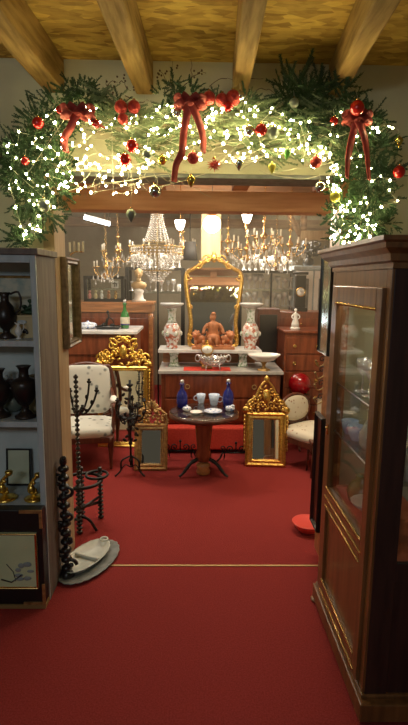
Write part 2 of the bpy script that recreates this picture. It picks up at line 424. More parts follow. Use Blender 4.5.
# cell 1
def picture(name, label, cat, loc, w, h, bw, d, fm, pm, rx=0, rz=0, group=None):
    t = thing(name, label, cat, loc, rz, group, rx)
    MB().frame(w, h, bw, d).build('frame', fm, t)
    MB().box((0, -d*.25, h/2), (w-2*bw+.004, .004, h-2*bw+.004)).build('picture_panel', pm, t)
    MB().box((0, .004, h/2), (w-.004, .006, h-.004)).build('backing', m_ebony, t)
    return t
m_botan = mat('faded_botanical_print', (.36,.42,.36), .6, c2=(.62,.58,.44), scale=14, ramp=(.42,.56))
q = shelf_at(8, SY1-.06, Z1)
picture('framed_print', 'faded flower print in thin frame on the bookcase top shelf', 'picture', q, .33, .30, .014, .015, m_goldold, m_botan, rx=R(-5))
def ewer(loc, s, label, m_, name='ewer', cat='jug'):
    t = thing(name, label, cat, loc)
    pr = [(.045,0),(.05,.008),(.02,.03),(.018,.045),(.05,.08),(.06,.12),(.045,.17),(.022,.20),(.02,.225),(.032,.25),(.028,.25)]
    MB().lathe([(a*s,b*s) for a,b in pr], 18).build('body', m_, t)
    MB().tube(sm([(.03*s,0,.24*s),(.075*s,0,.25*s),(.085*s,0,.18*s),(.055*s,0,.13*s)]), .006*s, 6).build('handle', m_, t)
    MB().tube([(-.02*s,0,.235*s),(-.055*s,0,.262*s)], [.014*s,.006*s], 6).build('spout', m_, t)
    return t
ewer(shelf_at(3, SY0+.10, Z1), .88, 'dark pewter ewer with handle on the bookcase top shelf', m_blackvase)
ewer(shelf_at(15, SY0+.07, Z1), .30, 'small white porcelain jug beside the dark ewer', m_white, 'milk_jug')
ob = thing('storage_box', 'beige cardboard box with a dark motif on the bookcase top shelf', 'box', shelf_at(21, SY0+.14, Z1)+Vector((.01,.02,0)))
MB().box((0,0,.05),(.13,.10,.10)).build('body', m_card, ob, .003)
MB().box((0,0,.105),(.136,.106,.012)).build('lid', m_card, ob, .002)
MB().sph((0,-.053,.035),(.016,.004,.012)).sph((.012,-.053,.028),(.008,.004,.009)).build('motif', m_ebony, ob)
MB().sph((-.01,-.053,.078),(.024,.003,.010)).build('motif', m_cloth_white, ob)
hb = thing('leaf_ornament', 'green leafy bird ornament standing on the beige box', 'ornament', ob.location+Vector((.012,0,.111)))
m = MB().sph((0,0,.012),(.045,.03,.012)); m.build('base', m_leafg, hb)
m = MB()
for k in range(9):
    a = k*.7; m.sph((.024*math.cos(a),.012*math.sin(a),.028+.006*(k%3)),(.014,.008,.008))
m.tube([(.0,0,.02),(.004,0,.06)],.004); m.sph((.004,0,.066),(.012,.009,.009)); m.sph((.022,0,.078),(.011,.008,.009)); m.build('leaves', m_leafg, hb)
# cell 2
def urn(loc, s, label, group=None):
    t = thing('urn', label, 'vase', loc, group=group)
    pr = [(.058,0),(.06,.012),(.045,.02),(.03,.035),(.018,.05),(.022,.06),(.018,.068),(.04,.085),(.058,.12),(.07,.165),(.074,.20),(.06,.222),(.032,.232),(.026,.25),(.026,.275),(.035,.292),(.042,.30),(.036,.30)]
    MB().lathe([(a*s,b*s) for a,b in pr], 22).build('body', m_blackvase, t)
    for k in (-1,1):
        MB().tube(sm([(k*.06*s,0,.22*s),(k*.095*s,0,.215*s),(k*.09*s,0,.18*s),(k*.068*s,0,.165*s)]), .006*s).build('handle', m_blackvase, t)
    return t
urn(shelf_at(22, SY0+.08, Z2), .86, 'black bronze urn vase, right one on the bookcase middle shelf')
urn(shelf_at(-3, SY0+.09, Z2), .80, 'black bronze urn vase cut by the left picture edge')
tag(MB().lathe([(.02,0),(.045,.02),(.058,.055),(.045,.09),(.018,.105),(.02,.115)],20).build('globe_vase', m_bgrey, loc=shelf_at(10, SY0+.19, Z2)), 'round grey green vase between the two black urns', 'vase')
tag(MB().lathe([(.025,0),(.045,.02),(.05,.06),(.03,.12),(.018,.16),(.026,.19),(.02,.19)],18).build('stoneware_vase', m_card, loc=shelf_at(32, SY0+.20, Z2)), 'cream stoneware vase behind the right black urn', 'vase')
lc = thing('lace_fan', 'white lace fan standing at the back of the middle shelf', 'fan', shelf_at(16, SY1-.05, Z2))
m = MB()
for k in range(17):
    a = R(8+164*k/16); m.tube([(0,0,.02),(.17*math.cos(a),.002*(k%2),.02+.17*math.sin(a))],[.002,.008],4)
m.build('blades', m_cloth_white, lc); MB().sph((0,0,.018),(.018,.006,.018)).build('rivet', m_brass, lc)
# cell 3
q = shelf_at(16, SY1-.06, Z3)
picture('framed_card', 'pale green card in narrow frame on the lowest bookcase shelf', 'picture', q+Vector((0,0,.001)), .13, .20, .010, .012, m_ebony, mat('pale_green_card', (.60,.64,.48), .7, c2=(.50,.54,.38), scale=8), rx=R(-6))
def gilt_sconce(loc, label, s=1):
    t = thing('gilt_candlestick', label, 'candlestick', loc)
    MB().lathe([(.055*s,0),(.058*s,.006),(.04*s,.014),(.012*s,.02)],18).build('base', m_goldb, t)
    m = MB(); m.tube(sm([(0,0,.02*s),(-.028*s,0,.06*s),(-.01*s,0,.10*s),(.02*s,0,.13*s)]),[.012*s]*19 if 0 else .009*s)
    m.sph((-.018*s,0,.055*s),(.022*s,.018*s,.028*s)); m.sph((-.008*s,0,.095*s),(.012*s,.011*s,.013*s))
    for k in range(6):
        a = k*1.05; m.sph((.014*s*math.cos(a)-.006*s,.012*s*math.sin(a),(.035+.012*k)*s),(.01*s,.008*s,.01*s))
    m.build('figure', m_goldb, t)
    MB().lathe([(.006*s,.12*s),(.018*s,.13*s),(.02*s,.145*s),(.012*s,.15*s)],12,(.022*s,0,0)).build('candle_cup', m_goldb, t)
    return t
gilt_sconce(shelf_at(31, SY0+.07, Z3), 'shiny brass cherub candlestick, right one on the lowest bookcase shelf', .92)
gilt_sconce(shelf_at(2, SY0+.07, Z3), 'shiny brass cherub candlestick cut by the left picture edge', 1.0)
# lacquer panel box in front of the base
lx = thing('lacquer_cabinet', 'black lacquer cabinet with brass corners and a pale bird painting', 'cabinet', (-.95, 2.25, 0))
zc0, zc1 = 0.0, at(40,508,2.24).z
m = loc_mb(lx); m.bb((-1.35,2.215,.02),(-.726,2.275,zc1)); m.build('body', m_lacquer, lx, .004)
m = loc_mb(lx); m.bb((-1.35,2.21,.0),(-.723,2.275,.02)); m.build('plinth', m_brassd, lx)
zb0, zb1 = at(40,588,2.21).z, at(40,533,2.21).z
m_bird = mat('pale_green_silk', (.50,.58,.34), .5, c2=(.60,.68,.42), scale=5)
m = loc_mb(lx); m.bb((-1.30,2.205,zb0),(-.752,2.216,zb1)); pp = m.build('painted_panel', m_bird, lx)
pp['label'] = 'pale green painted panel'
m = loc_mb(lx); m.M = Matrix.Translation(Vector((-1.026,2.206,zb0))-Vector(lx.location)); m.frame(.548, zb1-zb0, .010, .006); m.build('panel_border', m_brass, lx)
m = loc_mb(lx)
cx = -.82
random.seed(3)
for k in range(9):
    x = cx+random.uniform(-.05,.05); z = zb0+.09+random.uniform(-.04,.05)
    m.sph((x,2.2035,z),(random.uniform(.010,.022),.0015,random.uniform(.007,.014)),8,5)
m.build('painted_flowers', mat('grey_blue_blossom', (.26,.32,.32), .6), lx)
m = loc_mb(lx)
m.tube([(-.93,2.204,zb0+.05),(-.88,2.2035,zb0+.035),(-.83,2.204,zb0+.075)],.004,4); m.tube([(-.90,2.204,zb0+.13),(-.87,2.204,zb0+.09),(-.86,2.204,zb0+.04)],.002,4)
m.sph((-1.0,2.2035,zb0+.165),(.045,.0015,.012),10,6,rot=Matrix.Rotation(R(-32),3,'Y')); m.sph((-.965,2.2035,zb0+.19),(.022,.0015,.007),8,5,rot=Matrix.Rotation(R(-38),3,'Y'))
m.build('painted_bird', m_ebony, lx)
for (x0,x1,z0,z1) in ((-.83,-.723,zc1-.014,zc1+.002),(-.737,-.723,zc1-.09,zc1-.014),(-.83,-.723,.02,.034),(-.737,-.723,.034,.13)):
    m = loc_mb(lx); m.bb((x0,2.209,z0),(x1,2.2153,z1)); m.build('brass_corner', m_goldold, lx)

# ================================================================== RIGHT VITRINE
VX, VX2, VY0, VY1, VT = .632, .985, 1.59, 2.28, 1.645
vt = thing('display_cabinet', 'tall cherry wood glazed display cabinet with moulded cornice', 'cabinet', ((VX+VX2)/2, (VY0+VY1)/2, 0))
def V(a, b, name, m_, par=None, bev=.002):
    m = loc_mb(vt); m.bb(a, b); return m.build(name, m_, par or vt, bev)
# side near: stiles, rails, lower panel, glass
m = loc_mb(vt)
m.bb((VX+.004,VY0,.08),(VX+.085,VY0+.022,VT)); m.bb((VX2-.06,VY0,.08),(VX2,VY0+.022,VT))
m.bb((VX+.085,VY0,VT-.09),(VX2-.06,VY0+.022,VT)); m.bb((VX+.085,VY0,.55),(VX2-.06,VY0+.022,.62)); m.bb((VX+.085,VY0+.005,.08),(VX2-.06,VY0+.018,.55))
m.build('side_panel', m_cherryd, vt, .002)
V((VX+.085,VY0+.008,.62),(VX2-.06,VY0+.012,VT-.09),'side_glass',m_glass,bev=0)
m = loc_mb(vt)
m.bb((VX+.004,VY1-.022,.08),(VX+.06,VY1,VT)); m.bb((VX2-.05,VY1-.022,.08),(VX2,VY1,VT))
m.bb((VX+.06,VY1-.022,VT-.09),(VX2-.05,VY1,VT)); m.bb((VX+.06,VY1-.022,.55),(VX2-.05,VY1,.62)); m.bb((VX+.06,VY1-.018,.08),(VX2-.05,VY1-.004,.55))
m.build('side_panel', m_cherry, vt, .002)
V((VX+.06,VY1-.014,.62),(VX2-.05,VY1-.010,VT-.09),'side_glass',m_glass,bev=0)
V((VX2-.012,VY0+.022,.08),(VX2,VY1-.022,VT),'back_panel',mat('grey_green_lining', (.32,.35,.28), .5))
V((VX+.02,VY0+.02,.08),(VX2-.012,VY1-.022,.11),'bottom_board',m_cherry)
V((VX+.02,VY0+.02,VT-.02),(VX2-.012,VY1-.022,VT),'top_board',m_cherry)
V((VX+.03,VY0+.02,.60),(VX2-.012,VY1-.022,.62),'inner_board',mat('red_lined_board', (.40,.10,.05), .6))
# cornice profile, mitred round front and near side
cor = [(0,0),(.008,.0),(.008,.018),(.022,.024),(.026,.045),(.050,.062),(.054,.078),(.066,.084),(.066,.098),(0,.098)]
m = loc_mb(vt); vs=[]; fs=[]
k = len(cor)
for (cx_, cy_, dx, dy) in ((VX2,VY0,0,-1),(VX,VY0,-1,-1),(VX,VY1,-1,1),(VX2,VY1,0,1)):
    for (o_, z) in cor: vs.append((cx_+dx*o_, cy_+dy*o_, VT+z))
for i in range(3):
    for p_ in range(k): fs.append((i*k+p_, i*k+(p_+1)%k, (i+1)*k+(p_+1)%k, (i+1)*k+p_))
m.add(vs, fs, False); m.bb((VX,VY0,VT),(VX2,VY1,VT+.097)); m.build('cornice', m_cherry, vt)
# plinth
m = loc_mb(vt); m.bb((VX-.022,VY0-.035,.012),(VX2,VY1+.015,.085)); m.bb((VX-.010,VY0-.006,.085),(VX2,VY1+.006,.10)); m.build('plinth', m_cherry, vt, .005)
for (x,y) in ((VX+.03,VY0+.12),(VX+.0,VY1-.005),(VX2-.04,VY0+.03),(VX2-.04,VY1-.03)):
    m = loc_mb(vt); m.lathe([(.022,0),(.034,.006),(.034,.010),(.024,.0125)],14,(x,y,0)); m.build('bun_foot', m_cherry, vt)
# door on the front (faces -X)
dz0, dz1 = .115, VT-.01
m = loc_mb(vt)
m.bb((VX-.004,VY0+.002,dz0-.01),(VX+.010,VY0+.045,VT)); m.bb((VX-.004,VY1-.045,dz0-.01),(VX+.010,VY1-.002,VT)); m.bb((VX-.004,VY0+.045,VT-.06),(VX+.010,VY1-.045,VT))
m.build('face_frame', m_cherry, vt, .002)
GY0, GY1, GZ0, GZ1 = VY0+.10, VY1-.12, .66, 1.51
m = loc_mb(vt)
dy0, dy1 = VY0+.046, VY1-.046
m.bb((VX-.016,dy0,dz0),(VX+.004,GY0,VT-.062)); m.bb((VX-.016,GY1,dz0),(VX+.004,dy1,VT-.062))
m.bb((VX-.016,GY0,GZ1),(VX+.004,GY1,VT-.062)); m.bb((VX-.016,GY0,.57),(VX+.004,GY1,GZ0)); m.bb((VX-.016,GY0,dz0),(VX+.004,GY1,.19))
door = m.build('door', m_cherry, vt, .002)
V((VX-.004,GY0,.19),(VX+.003,GY1,.57),'lower_panel',m_cherry,door)
V((VX-.002,GY0,GZ0),(VX+.001,GY1,GZ1),'glass_pane',m_glass,door,0)
def bead_rect(y0,y1,z0,z1,x,sides):
    for sd_, a, b in (('b',(x,y0,z0),(x,y1,z0)),('t',(x,y0,z1),(x,y1,z1)),('n',(x,y0,z0),(x,y0,z1)),('f',(x,y1,z0),(x,y1,z1))):
        if sd_ not in sides: continue
        m = loc_mb(vt); a,b = Vector(a),Vector(b); n = max(2,int((b-a).length/.014))
        m.tube([a,b],.0042,5)
        for i in range(n+1): m.sph(a.lerp(b,i/n),.0062,6,4)
        m.build('beaded_trim', m_brass, door)
bead_rect(GY0,GY1,GZ0,GZ1,VX-.017,'bt'); bead_rect(GY0,GY1,.19,.57,VX-.017,'bt'); bead_rect(GY0-.012,GY1+.012,.13,.612,VX-.017,'bt')
m = loc_mb(vt); m.box((VX-.018,GY1+.030,.93),(.004,.016,.05)); m.sph((VX-.022,GY1+.030,.935),.006); m.build('keyhole_plate', m_brass, door)
shz = []
for z in (.90, 1.13):
    V((VX+.035,VY0+.024,z),(VX2-.02,VY1-.024,z+.008),'glass_shelf',m_tglass,bev=0); shz.append(z+.008)
m = loc_mb(vt)
for z in (.90,1.13):
    m.tube([(VX+.034,VY0+.024,z+.004),(VX+.034,VY1-.024,z+.004)],.004,4)
m.build('shelf_edge', m_silver, vt)
m = loc_mb(vt); m.bb((VX+.04,VY0+.06,VT-.032),(VX+.055,VY1-.06,VT-.021)); m.build('added_strip_light', emit('added_strip_glow', (1.0,.92,.78), 45), vt)  # strip added inside to brighten the glassware
# contents
def gobl(mb, o, s=1, kind=0):
    pr = {0: [(.03,0),(.03,.003),(.005,.010),(.004,.07),(.015,.085),(.030,.11),(.032,.15),(.030,.15),(.027,.112),(.0,.092)],
          1: [(.026,0),(.027,.004),(.030,.09),(.028,.09),(.024,.008),(0,.008)],
          2: [(.03,0),(.028,.01),(.012,.02),(.03,.035),(.075,.07),(.085,.085),(.08,.086),(.03,.045),(0,.04)],
          3: [(.03,0),(.045,.02),(.05,.07),(.03,.12),(.014,.15),(.014,.19),(.022,.20),(0,.2)],
          4: [(.035,0),(.035,.006),(.008,.02),(.008,.09),(.022,.11),(.02,.12),(.0,.12)]}[kind]
    return mb.lathe([(a*s,b*s) for a,b in pr], 14, o)
KN = {0:'wine_glass',1:'tumbler',2:'cut_glass_bowl',3:'decanter',4:'glass_candlestick'}
def glass(o, s, kind, label, group=None, m_=None, name=None):
    return tag(gobl(MB(), (0,0,0), s, kind).build(name or KN[kind], m_ or m_cryst, loc=o), label, {0:'glass',1:'glass',2:'bowl',3:'decanter',4:'candlestick'}[kind], group)
g0 = 'glassware on the display cabinet shelves'
for y in (1.70,1.79,1.88,1.97,2.06): glass((VX+.085, y, shz[1]), .95, 0, 'clear stemmed glass in front row on display cabinet upper shelf, '+{1.70:'nearest camera',1.79:'second from near end',1.88:'in the middle',1.97:'second from far end',2.06:'farthest'}[y], g0)
for y in (1.74,1.84,1.94,2.04): glass((VX+.165, y, shz[1]), 1.0, 0, 'clear stemmed glass in back row on display cabinet upper shelf, '+{1.74:'nearest camera',1.84:'second from near end',1.94:'second from far end',2.04:'farthest'}[y], g0)
glass((VX+.125, 1.84, shz[0]), 1.0, 2, 'cut crystal bowl on the cabinet middle glass shelf', m_=m_crystb)
glass((VX+.10, 1.98, shz[0]), .85, 3, 'cut crystal decanter on the cabinet middle glass shelf', m_=m_crystb)
for y in (1.66,): glass((VX+.12, y, shz[0]), .95, 1, 'short cut tumbler at the near end of the middle shelf', m_=m_crystb)
for i, y in enumerate((2.10,2.19)):
    t = thing('china_cup', ('pale blue china cup, farther of two on the cabinet middle shelf','pale blue china cup, nearer of two on the cabinet middle shelf')[1-i], 'cup', (VX+.085,y,shz[0]))
    MB().lathe([(.022,0),(.024,.004),(.036,.03),(.04,.065),(.037,.065),(.033,.03),(.0,.008)],16).build('bowl', m_paleblue, t)
    MB().torus((0,-.046,.036),.017,.004,14,5,'x').build('handle', m_paleblue, t)
glass((VX+.10, 1.80, .62), 1.0, 3, 'cut crystal decanter on the cabinet bottom board', m_=m_crystb)
glass((VX+.10, 1.93, .62), .9, 2, 'cut crystal bowl on the cabinet bottom board', m_=m_crystb)
tag(MB().lathe([(.03,0),(.06,.02),(.07,.06),(.05,.10),(.03,.115),(.035,.13),(0,.13)],20).build('olive_pot', mat('olive_glaze', (.20,.17,.06), .3, c2=(.30,.26,.10), scale=8), loc=(VX+.12,2.07,.62)), 'squat olive glazed pot on the cabinet bottom board', 'pot')

# ================================================================== OPENING: panels on the jambs
m_framebr = mat('brown_carved_frame', (.10,.065,.035), .5, c2=(.20,.14,.08), scale=40, bump=.3)
# left oblique mirror hung on the jamb, facing +X
def jamb_frame(name, label, cat, y0, y1, z0, z1, x, side, fm, pm, depth=.03, bw=.035):
    t = thing(name, label, cat, (x, (y0+y1)/2, z0), R(90)*side)
    MB().frame(y1-y0, z1-z0, bw, depth).build('frame', fm, t)
    MB().box((0,-.006,(z1-z0)/2),(y1-y0-2*bw+.004,.004,z1-z0-2*bw+.004)).build('mirror_glass', pm, t)
    MB().box((0,.003,(z1-z0)/2),(y1-y0-.01,.006,z1-z0-.01)).build('backing', m_ebony, t)
    return t
jt = jamb_frame('wall_mirror', 'narrow dark framed old mirror hung on the left door jamb', 'mirror', 2.68, 2.98, at(70,345,2.85).z, at(70,258,2.85).z, OL+.008, 1, m_framebr, m_mirrorold, .035, .038)
jz = jt.location.z + at(70,258,2.85).z - at(70,345,2.85).z
t = thing('candle_branch', 'small brass branch with four cream candles above the left mirror', 'candelabra', at(75,252,2.98))
MB().tube(sm([(-.03,0,-.02),(0,0,0),(.05,0,.0)]),.004).build('arm', m_brass, t)
for k in range(4):
    MB().tube([(-.03+.026*k,0,.0),(-.03+.026*k,0,.055+.005*(k%2))],.006,8).build('candle', m_wax, t)
# right oblique mirror panel
jamb_frame('pier_mirror', 'tall narrow grey green glass panel on the right door jamb', 'mirror', 2.62, 2.84, at(326,353,2.75).z, at(326,250,2.75).z, OR-.02, -1, m_ebony, m_teal, .018, .012)
jamb_frame('standing_frame', 'tall dark narrow frame leaning low against the right jamb', 'frame', 2.62, 2.78, at(322,526,2.7).z, at(322,415,2.7).z, OR-.022, -1, m_ebony, m_mahog2, .025, .02)
# iron hook rack below the grey-green glass
t = thing('iron_wall_bracket', 'black wrought iron bracket with scrolls on the right jamb', 'bracket', at(325,380,2.78))
m = MB(); m.tube([(0,0,-.16),(0,0,.15)],.005)
for z in (-.1,-.02,.06,.12):
    m.spiral((-.02,z),.022,0,1.0,.0035); 
m.build('scrolls', m_iron, t)
for z in (-.12,-.04,.03,.1): MB().tube(sm([(0,0,z),(-.04,-.01,z-.02),(-.06,-.01,z+.01)]),.004).sph((-.06,-.01,z+.012),.008,6,4).build('hook', m_brassd, t)

# ================================================================== BACK ROOM FURNITURE
def zat(px, py, Y): return at(px, py, Y).z
def pyz(z, Y):      # picture row (centre column) of height z at depth Y
    p_ = Vector((0, Y, z-CAMH)); return 362.5-FPX*(p_.dot(up))/p_.dot(fw)
# round table
tx = at(204,412,3.95).x; tz = zat(204,411,3.95)
tb = thing('round_table', 'small round dark wood pedestal table with glass top in the room centre', 'table', (tx,3.95,0))
MB().lathe([(.272,tz-.045),(.288,tz-.035),(.288,tz-.008),(.272,tz-.006)],40).build('tabletop', m_mahog2, tb)
MB().lathe([(.280,tz-.006),(.282,tz-.001),(.274,tz)],40).build('glass_top', m_tglass, tb)
MB().lathe([(.03,.10),(.06,.12),(.068,.16),(.055,.22),(.062,.30),(.072,.40),(.076,tz-.10),(.10,tz-.045)],18).build('pedestal', m_mahog, tb)
MB().lathe([(.055,0),(.06,.02),(.05,.05),(.062,.08),(.03,.105)],16).build('turned_foot', m_honey, tb)
for k in range(3):
    a = R(90+120*k); c, s = math.cos(a), math.sin(a)
    MB().tube(sm([(c*.04,s*.04,.14),(c*.12,s*.12,.11),(c*.19,s*.19,.04),(c*.23,s*.23,.016)]),[.018]*6+[.014]*6+[.010]*7).build('leg', m_iron, tb)
# on the table
def on_table(px, py):
    d = fw*FPX + rt*(px-204) + up*(362.5-py); q = d*((tz-CAMH)/d.z); return Vector((q.x,q.y,tz))
def bottle(loc, s, label, m_, group=None):
    t = thing('glass_bottle', label, 'bottle', loc, group=group)
    MB().lathe([(.03,0),(.036,.008),(.037,.10),(.030,.13),(.014,.155),(.012,.195),(.017,.20),(.017,.21),(.008,.212)],18).build('body', m_, t)
    MB().lathe([(.009,.212),(.013,.218),(.013,.235),(.006,.24)],12).build('stopper', m_silver, t)
    MB().lathe([(.0375,.03),(.0382,.032),(.0382,.075),(.0375,.077)],18).build('band', m_silver if 0 else m_cobalt, t)
    t.scale = (s*(1.3 if m_ is m_cobalt else 1),s*(1.3 if m_ is m_cobalt else 1),s); return t
bottle(on_table(182,407), .98, 'cobalt blue bottle with silver stopper at the left of the round table', m_cobalt)
bottle(on_table(228,406), .98, 'cobalt blue bottle with silver stopper at the right of the round table', m_cobalt)
def cup(loc, s, label, m_, rz=0):
    t = thing('tall_cup', label, 'cup', loc, rz)
    MB().lathe([(.020*s,0),(.023*s,.004*s),(.028*s,.03*s),(.036*s,.07*s),(.033*s,.07*s),(.024*s,.03*s),(0,.01*s)],18).build('bowl', m_, t)
    MB().torus((.037*s,0,.038*s),.018*s,.0038*s,14,5,'y').build('handle', m_, t)
    return t
cup(on_table(201,403), 1.15, 'pale blue china cup, left of the two on the round table', m_paleblue, R(180))
cup(on_table(214,405), 1.35, 'pale blue china cup, right of the two on the round table', m_paleblue)
def saucer_dish(loc, r, label, m_):
    return tag(MB().lathe([(r*.5,0),(r*.55,.004),(r,.020),(r*.97,.022),(r*.5,.007),(0,.006)],20).build('small_dish', m_, loc=loc), label, 'dish')
saucer_dish(on_table(213,413), .075, 'wide pale dish at the front of the round table', m_bluewhite)
saucer_dish(on_table(196,414), .05, 'small white dish at the front left of the round table', m_white)
t = thing('covered_dish', 'small pale covered dish beside the left cobalt bottle', 'dish', on_table(187,411))
MB().lathe([(.02,0),(.035,.01),(.038,.022),(0,.024)],16).build('bowl', m_white, t); MB().lathe([(.038,.024),(.03,.034),(.008,.04),(.008,.05),(0,.052)],16).build('lid', m_bluewhite, t)
tag(MB().sph((0,0,.022),(.04,.03,.022),10,6,.7).sph((.02,-.01,.045),(.018,.014,.012)).build('porcelain_box', m_bluewhite, loc=on_table(230,411)), 'small blue and white porcelain box at the right of the round table', 'box')

# ---------------- commode with two tiers
CY = 4.5
cx0, cx1 = at(160,400,CY).x, at(281,400,CY).x
cz1 = zat(210,371,CY); cz0 = zat(210,424,CY)
bs = thing('footstool', 'low red velvet covered bench under the mahogany commode', 'stool', ((cx0+cx1)/2-.12, 4.62, 0))
m = MB(); m.box((0,.0,cz0/2+.012),(.80,.40,cz0-.05)); m.build('upholstery', m_redcloth, bs, .015)
for a in (-.36,.36):
    for b in (-.16,.16): MB().lathe([(.016,0),(.024,.02),(.02,.037)],10,(a,b,0)).build('foot', m_mahog2, bs)
cm = thing('commode', 'mahogany commode with grey marble top below the rococo mirror', 'chest', ((cx0+cx1)/2, 4.77, 0))
hw = (cx1-cx0)/2
m = MB(); m.box((0,0,(cz0+cz1-.03)/2+.0),(2*hw-.02,.50,cz1-.03-cz0)); m.build('carcass', m_mahog, cm, .004)
for s in (-1,1):
    for b in (-.22,.22): MB().box((s*(hw-.04),b,cz0/2),(.05,.05,cz0),top=(1.2,1.2)).build('leg', m_mahog2, cm)
MB().box((0,-.005,cz1-.015),(2*hw+.03,.55,.03)).build('marble_top', m_marbleg, cm, .004)
hh = (cz1-cz0-.07)/2
for k in range(2):
    z = cz0+.02+k*(hh+.01)+hh/2
    dr = MB().box((0,-.255,z),(2*hw-.10,.012,hh-.01)).build('drawer', m_mahog, cm, .004)
    for s in (-1,1):
        MB().torus((s*hw*.55,-.272,z),.02,.004,12,5,'y').build('ring_pull', m_brassd, dr)
# upper tier: marble shelf on two porcelain blocks
uz1 = zat(210,350,4.66); ux0, ux1 = at(158,350,4.66).x, at(262,350,4.66).x
us = thing('marble_shelf', 'white marble shelf raised on two porcelain pedestals on the commode', 'shelf', ((ux0+ux1)/2, 4.82, cz1))
uh = uz1-cz1
MB().box((0,0,uh-.016),(ux1-ux0,.32,.032)).build('shelf_slab', m_marble, us, .004)
for px in (174,243):
    x = at(px,360,4.74).x-us.location.x
    MB().lathe([(.075,0),(.075,.012),(.058,.02),(.052,uh-.07),(.07,uh-.045),(.075,uh-.032)],4,(x,-.04,0),False,ph=.5).build('pedestal', m_vasegr, us, .003)
m = MB(); m.box((0,.13,uh/2-.016),(ux1-ux0-.06,.012,uh-.04)); m.build('back_board', m_honey, us)
tag(MB().box((0,0,.002),(.44,.20,.004)).build('red_runner', m_redcloth, loc=(at(207,370,4.6).x,4.60,cz1)), 'red cloth runner under the crystal centrepiece', 'cloth')
# big vases
def bigvase(px, label):
    t = thing('floral_vase', label, 'vase', (at(px,350,4.77).x, 4.77, uz1))
    hz = zat(px,303,4.77)-uz1; s = hz/.45
    MB().lathe([(.055*s,0),(.062*s,.012*s),(.05*s,.03*s),(.058*s,.06*s),(.080*s,.11*s),(.088*s,.16*s),(.078*s,.21*s),(.050*s,.255*s)],22).build('belly', m_vasefl, t)
    MB().lathe([(.050*s,.255*s),(.040*s,.28*s),(.038*s,.34*s),(.046*s,.385*s),(.06*s,.40*s)],22).build('neck', m_vasegr, t)
    MB().lathe([(.06*s,.40*s),(.10*s,.425*s),(.118*s,.44*s),(.115*s,.45*s),(.05*s,.43*s),(0,.40*s)],24).build('rim', m_marble, t)
    m = MB()
    for k in range(6):
        a = k*math.pi/3; m.sph((.083*s*math.cos(a),.083*s*math.sin(a),.15*s),(.022*s,.022*s,.028*s),8,6)
    m.build('painted_bouquets', m_vasegr, t)
    return t
bigvase(172, 'tall flowered porcelain vase with flared rim, left end of the marble shelf')
bigvase(250, 'tall flowered porcelain vase with flared rim, right end of the marble shelf')
# rococo mirror
mY = 4.95
mz0, mz1 = uz1+.001, zat(212,259,mY); mh = mz1-mz0; mw = (at(241,300,mY).x-at(185,300,mY).x)/2
rm = thing('rococo_mirror', 'large gilt rococo mirror with curved frame standing on the commode', 'mirror', (at(213,340,mY).x, mY-.05, mz0), rx=R(-7.0))
half = [(0,0),(.55,.0),(.80,.015),(.86,.10),(.80,.25),(.84,.40),(.95,.62),(1.0,.78),(.92,.86),(.70,.90),(.45,.95),(.2,1.0),(0,1.01)]
outl = [(mw*a, 0, mh*b) for a,b in half] + [(-mw*a, 0, mh*b) for a,b in half[-2:0:-1]]
so = sm(outl, 5, True)
m = MB(); m.tube(so, .022, 8, True); m.tube([p_*1.0+Vector((0,-.012,0)) for p_ in so], .010, 6, True)
fr = m.build('frame', m_gold, rm)
m = MB(); cen = Vector((0,0,mh*.5)); inn = [cen+(p_-cen)*.985 for p_ in so]
m.add([(p_.x,-.004,p_.z) for p_ in inn],[tuple(range(len(inn)))],False); m.build('mirror_glass', m_mirror, rm)
m = MB(); m.prism([(p_.x,p_.z) for p_ in inn],.002,.012); m.build('backing', m_mahog2, rm)
m = MB()
for s in (-1,1):
    for (a,b,r_,st,tn) in ((.25,1.0,.05,0,1.1),(.55,.93,.045,90,1.0),(.93,.80,.04,200,1.0),(.84,.45,.03,30,1.0),(.86,.10,.035,60,1.0),(.55,.0,.03,0,.9)):
        m.spiral((s*mw*a,mh*b),r_,R(st if s>0 else 180-st),tn,.008,s,y=-.015)
m.sph((0,-.01,mh*1.02),(.035,.02,.045)); m.sph((0,-.01,mh*1.07),(.018,.015,.025))
for s in (-1,1): m.sph((s*.04,-.01,mh*1.035),(.03,.012,.016),rot=Matrix.Rotation(-s*.7,3,'Y'))
m.build('crest_carving', m_gold, rm)
# statue group
sg = thing('terracotta_group', 'terracotta figure group of a seated woman and two lions on the shelf', 'sculpture', (at(213,350,4.755).x, 4.755, uz1))
MB().box((0,0,.012),(.36,.15,.024)).box((0,0,.03),(.30,.12,.014)).build('base', m_terra, sg, .004)
m = MB()
m.lathe([(.06,.03),(.062,.06),(.05,.10),(.045,.14),(.04,.17),(.05,.20),(.045,.225),(.016,.24),(.014,.252)],14,sy=.75)
m.sph((0,-.03,.10),(.055,.05,.035)); m.sph((0,-.002,.272),(.021,.023,.027)); m.sph((0,.008,.28),(.024,.022,.026))
m.lathe([(.022,.293),(.018,.31),(.006,.318)],8)
for s in (-1,1):
    m.tube(sm([(s*.045,0,.215),(s*.075,-.015,.175),(s*.085,-.03,.135)]),[.016]*6+[.013]*7); m.tube([(s*.025,-.055,.10),(s*.028,-.062,.035)],[.02,.013])
    m.sph((s*.028,-.07,.035),(.012,.018,.008))
m.build('seated_figure', m_terra, sg)
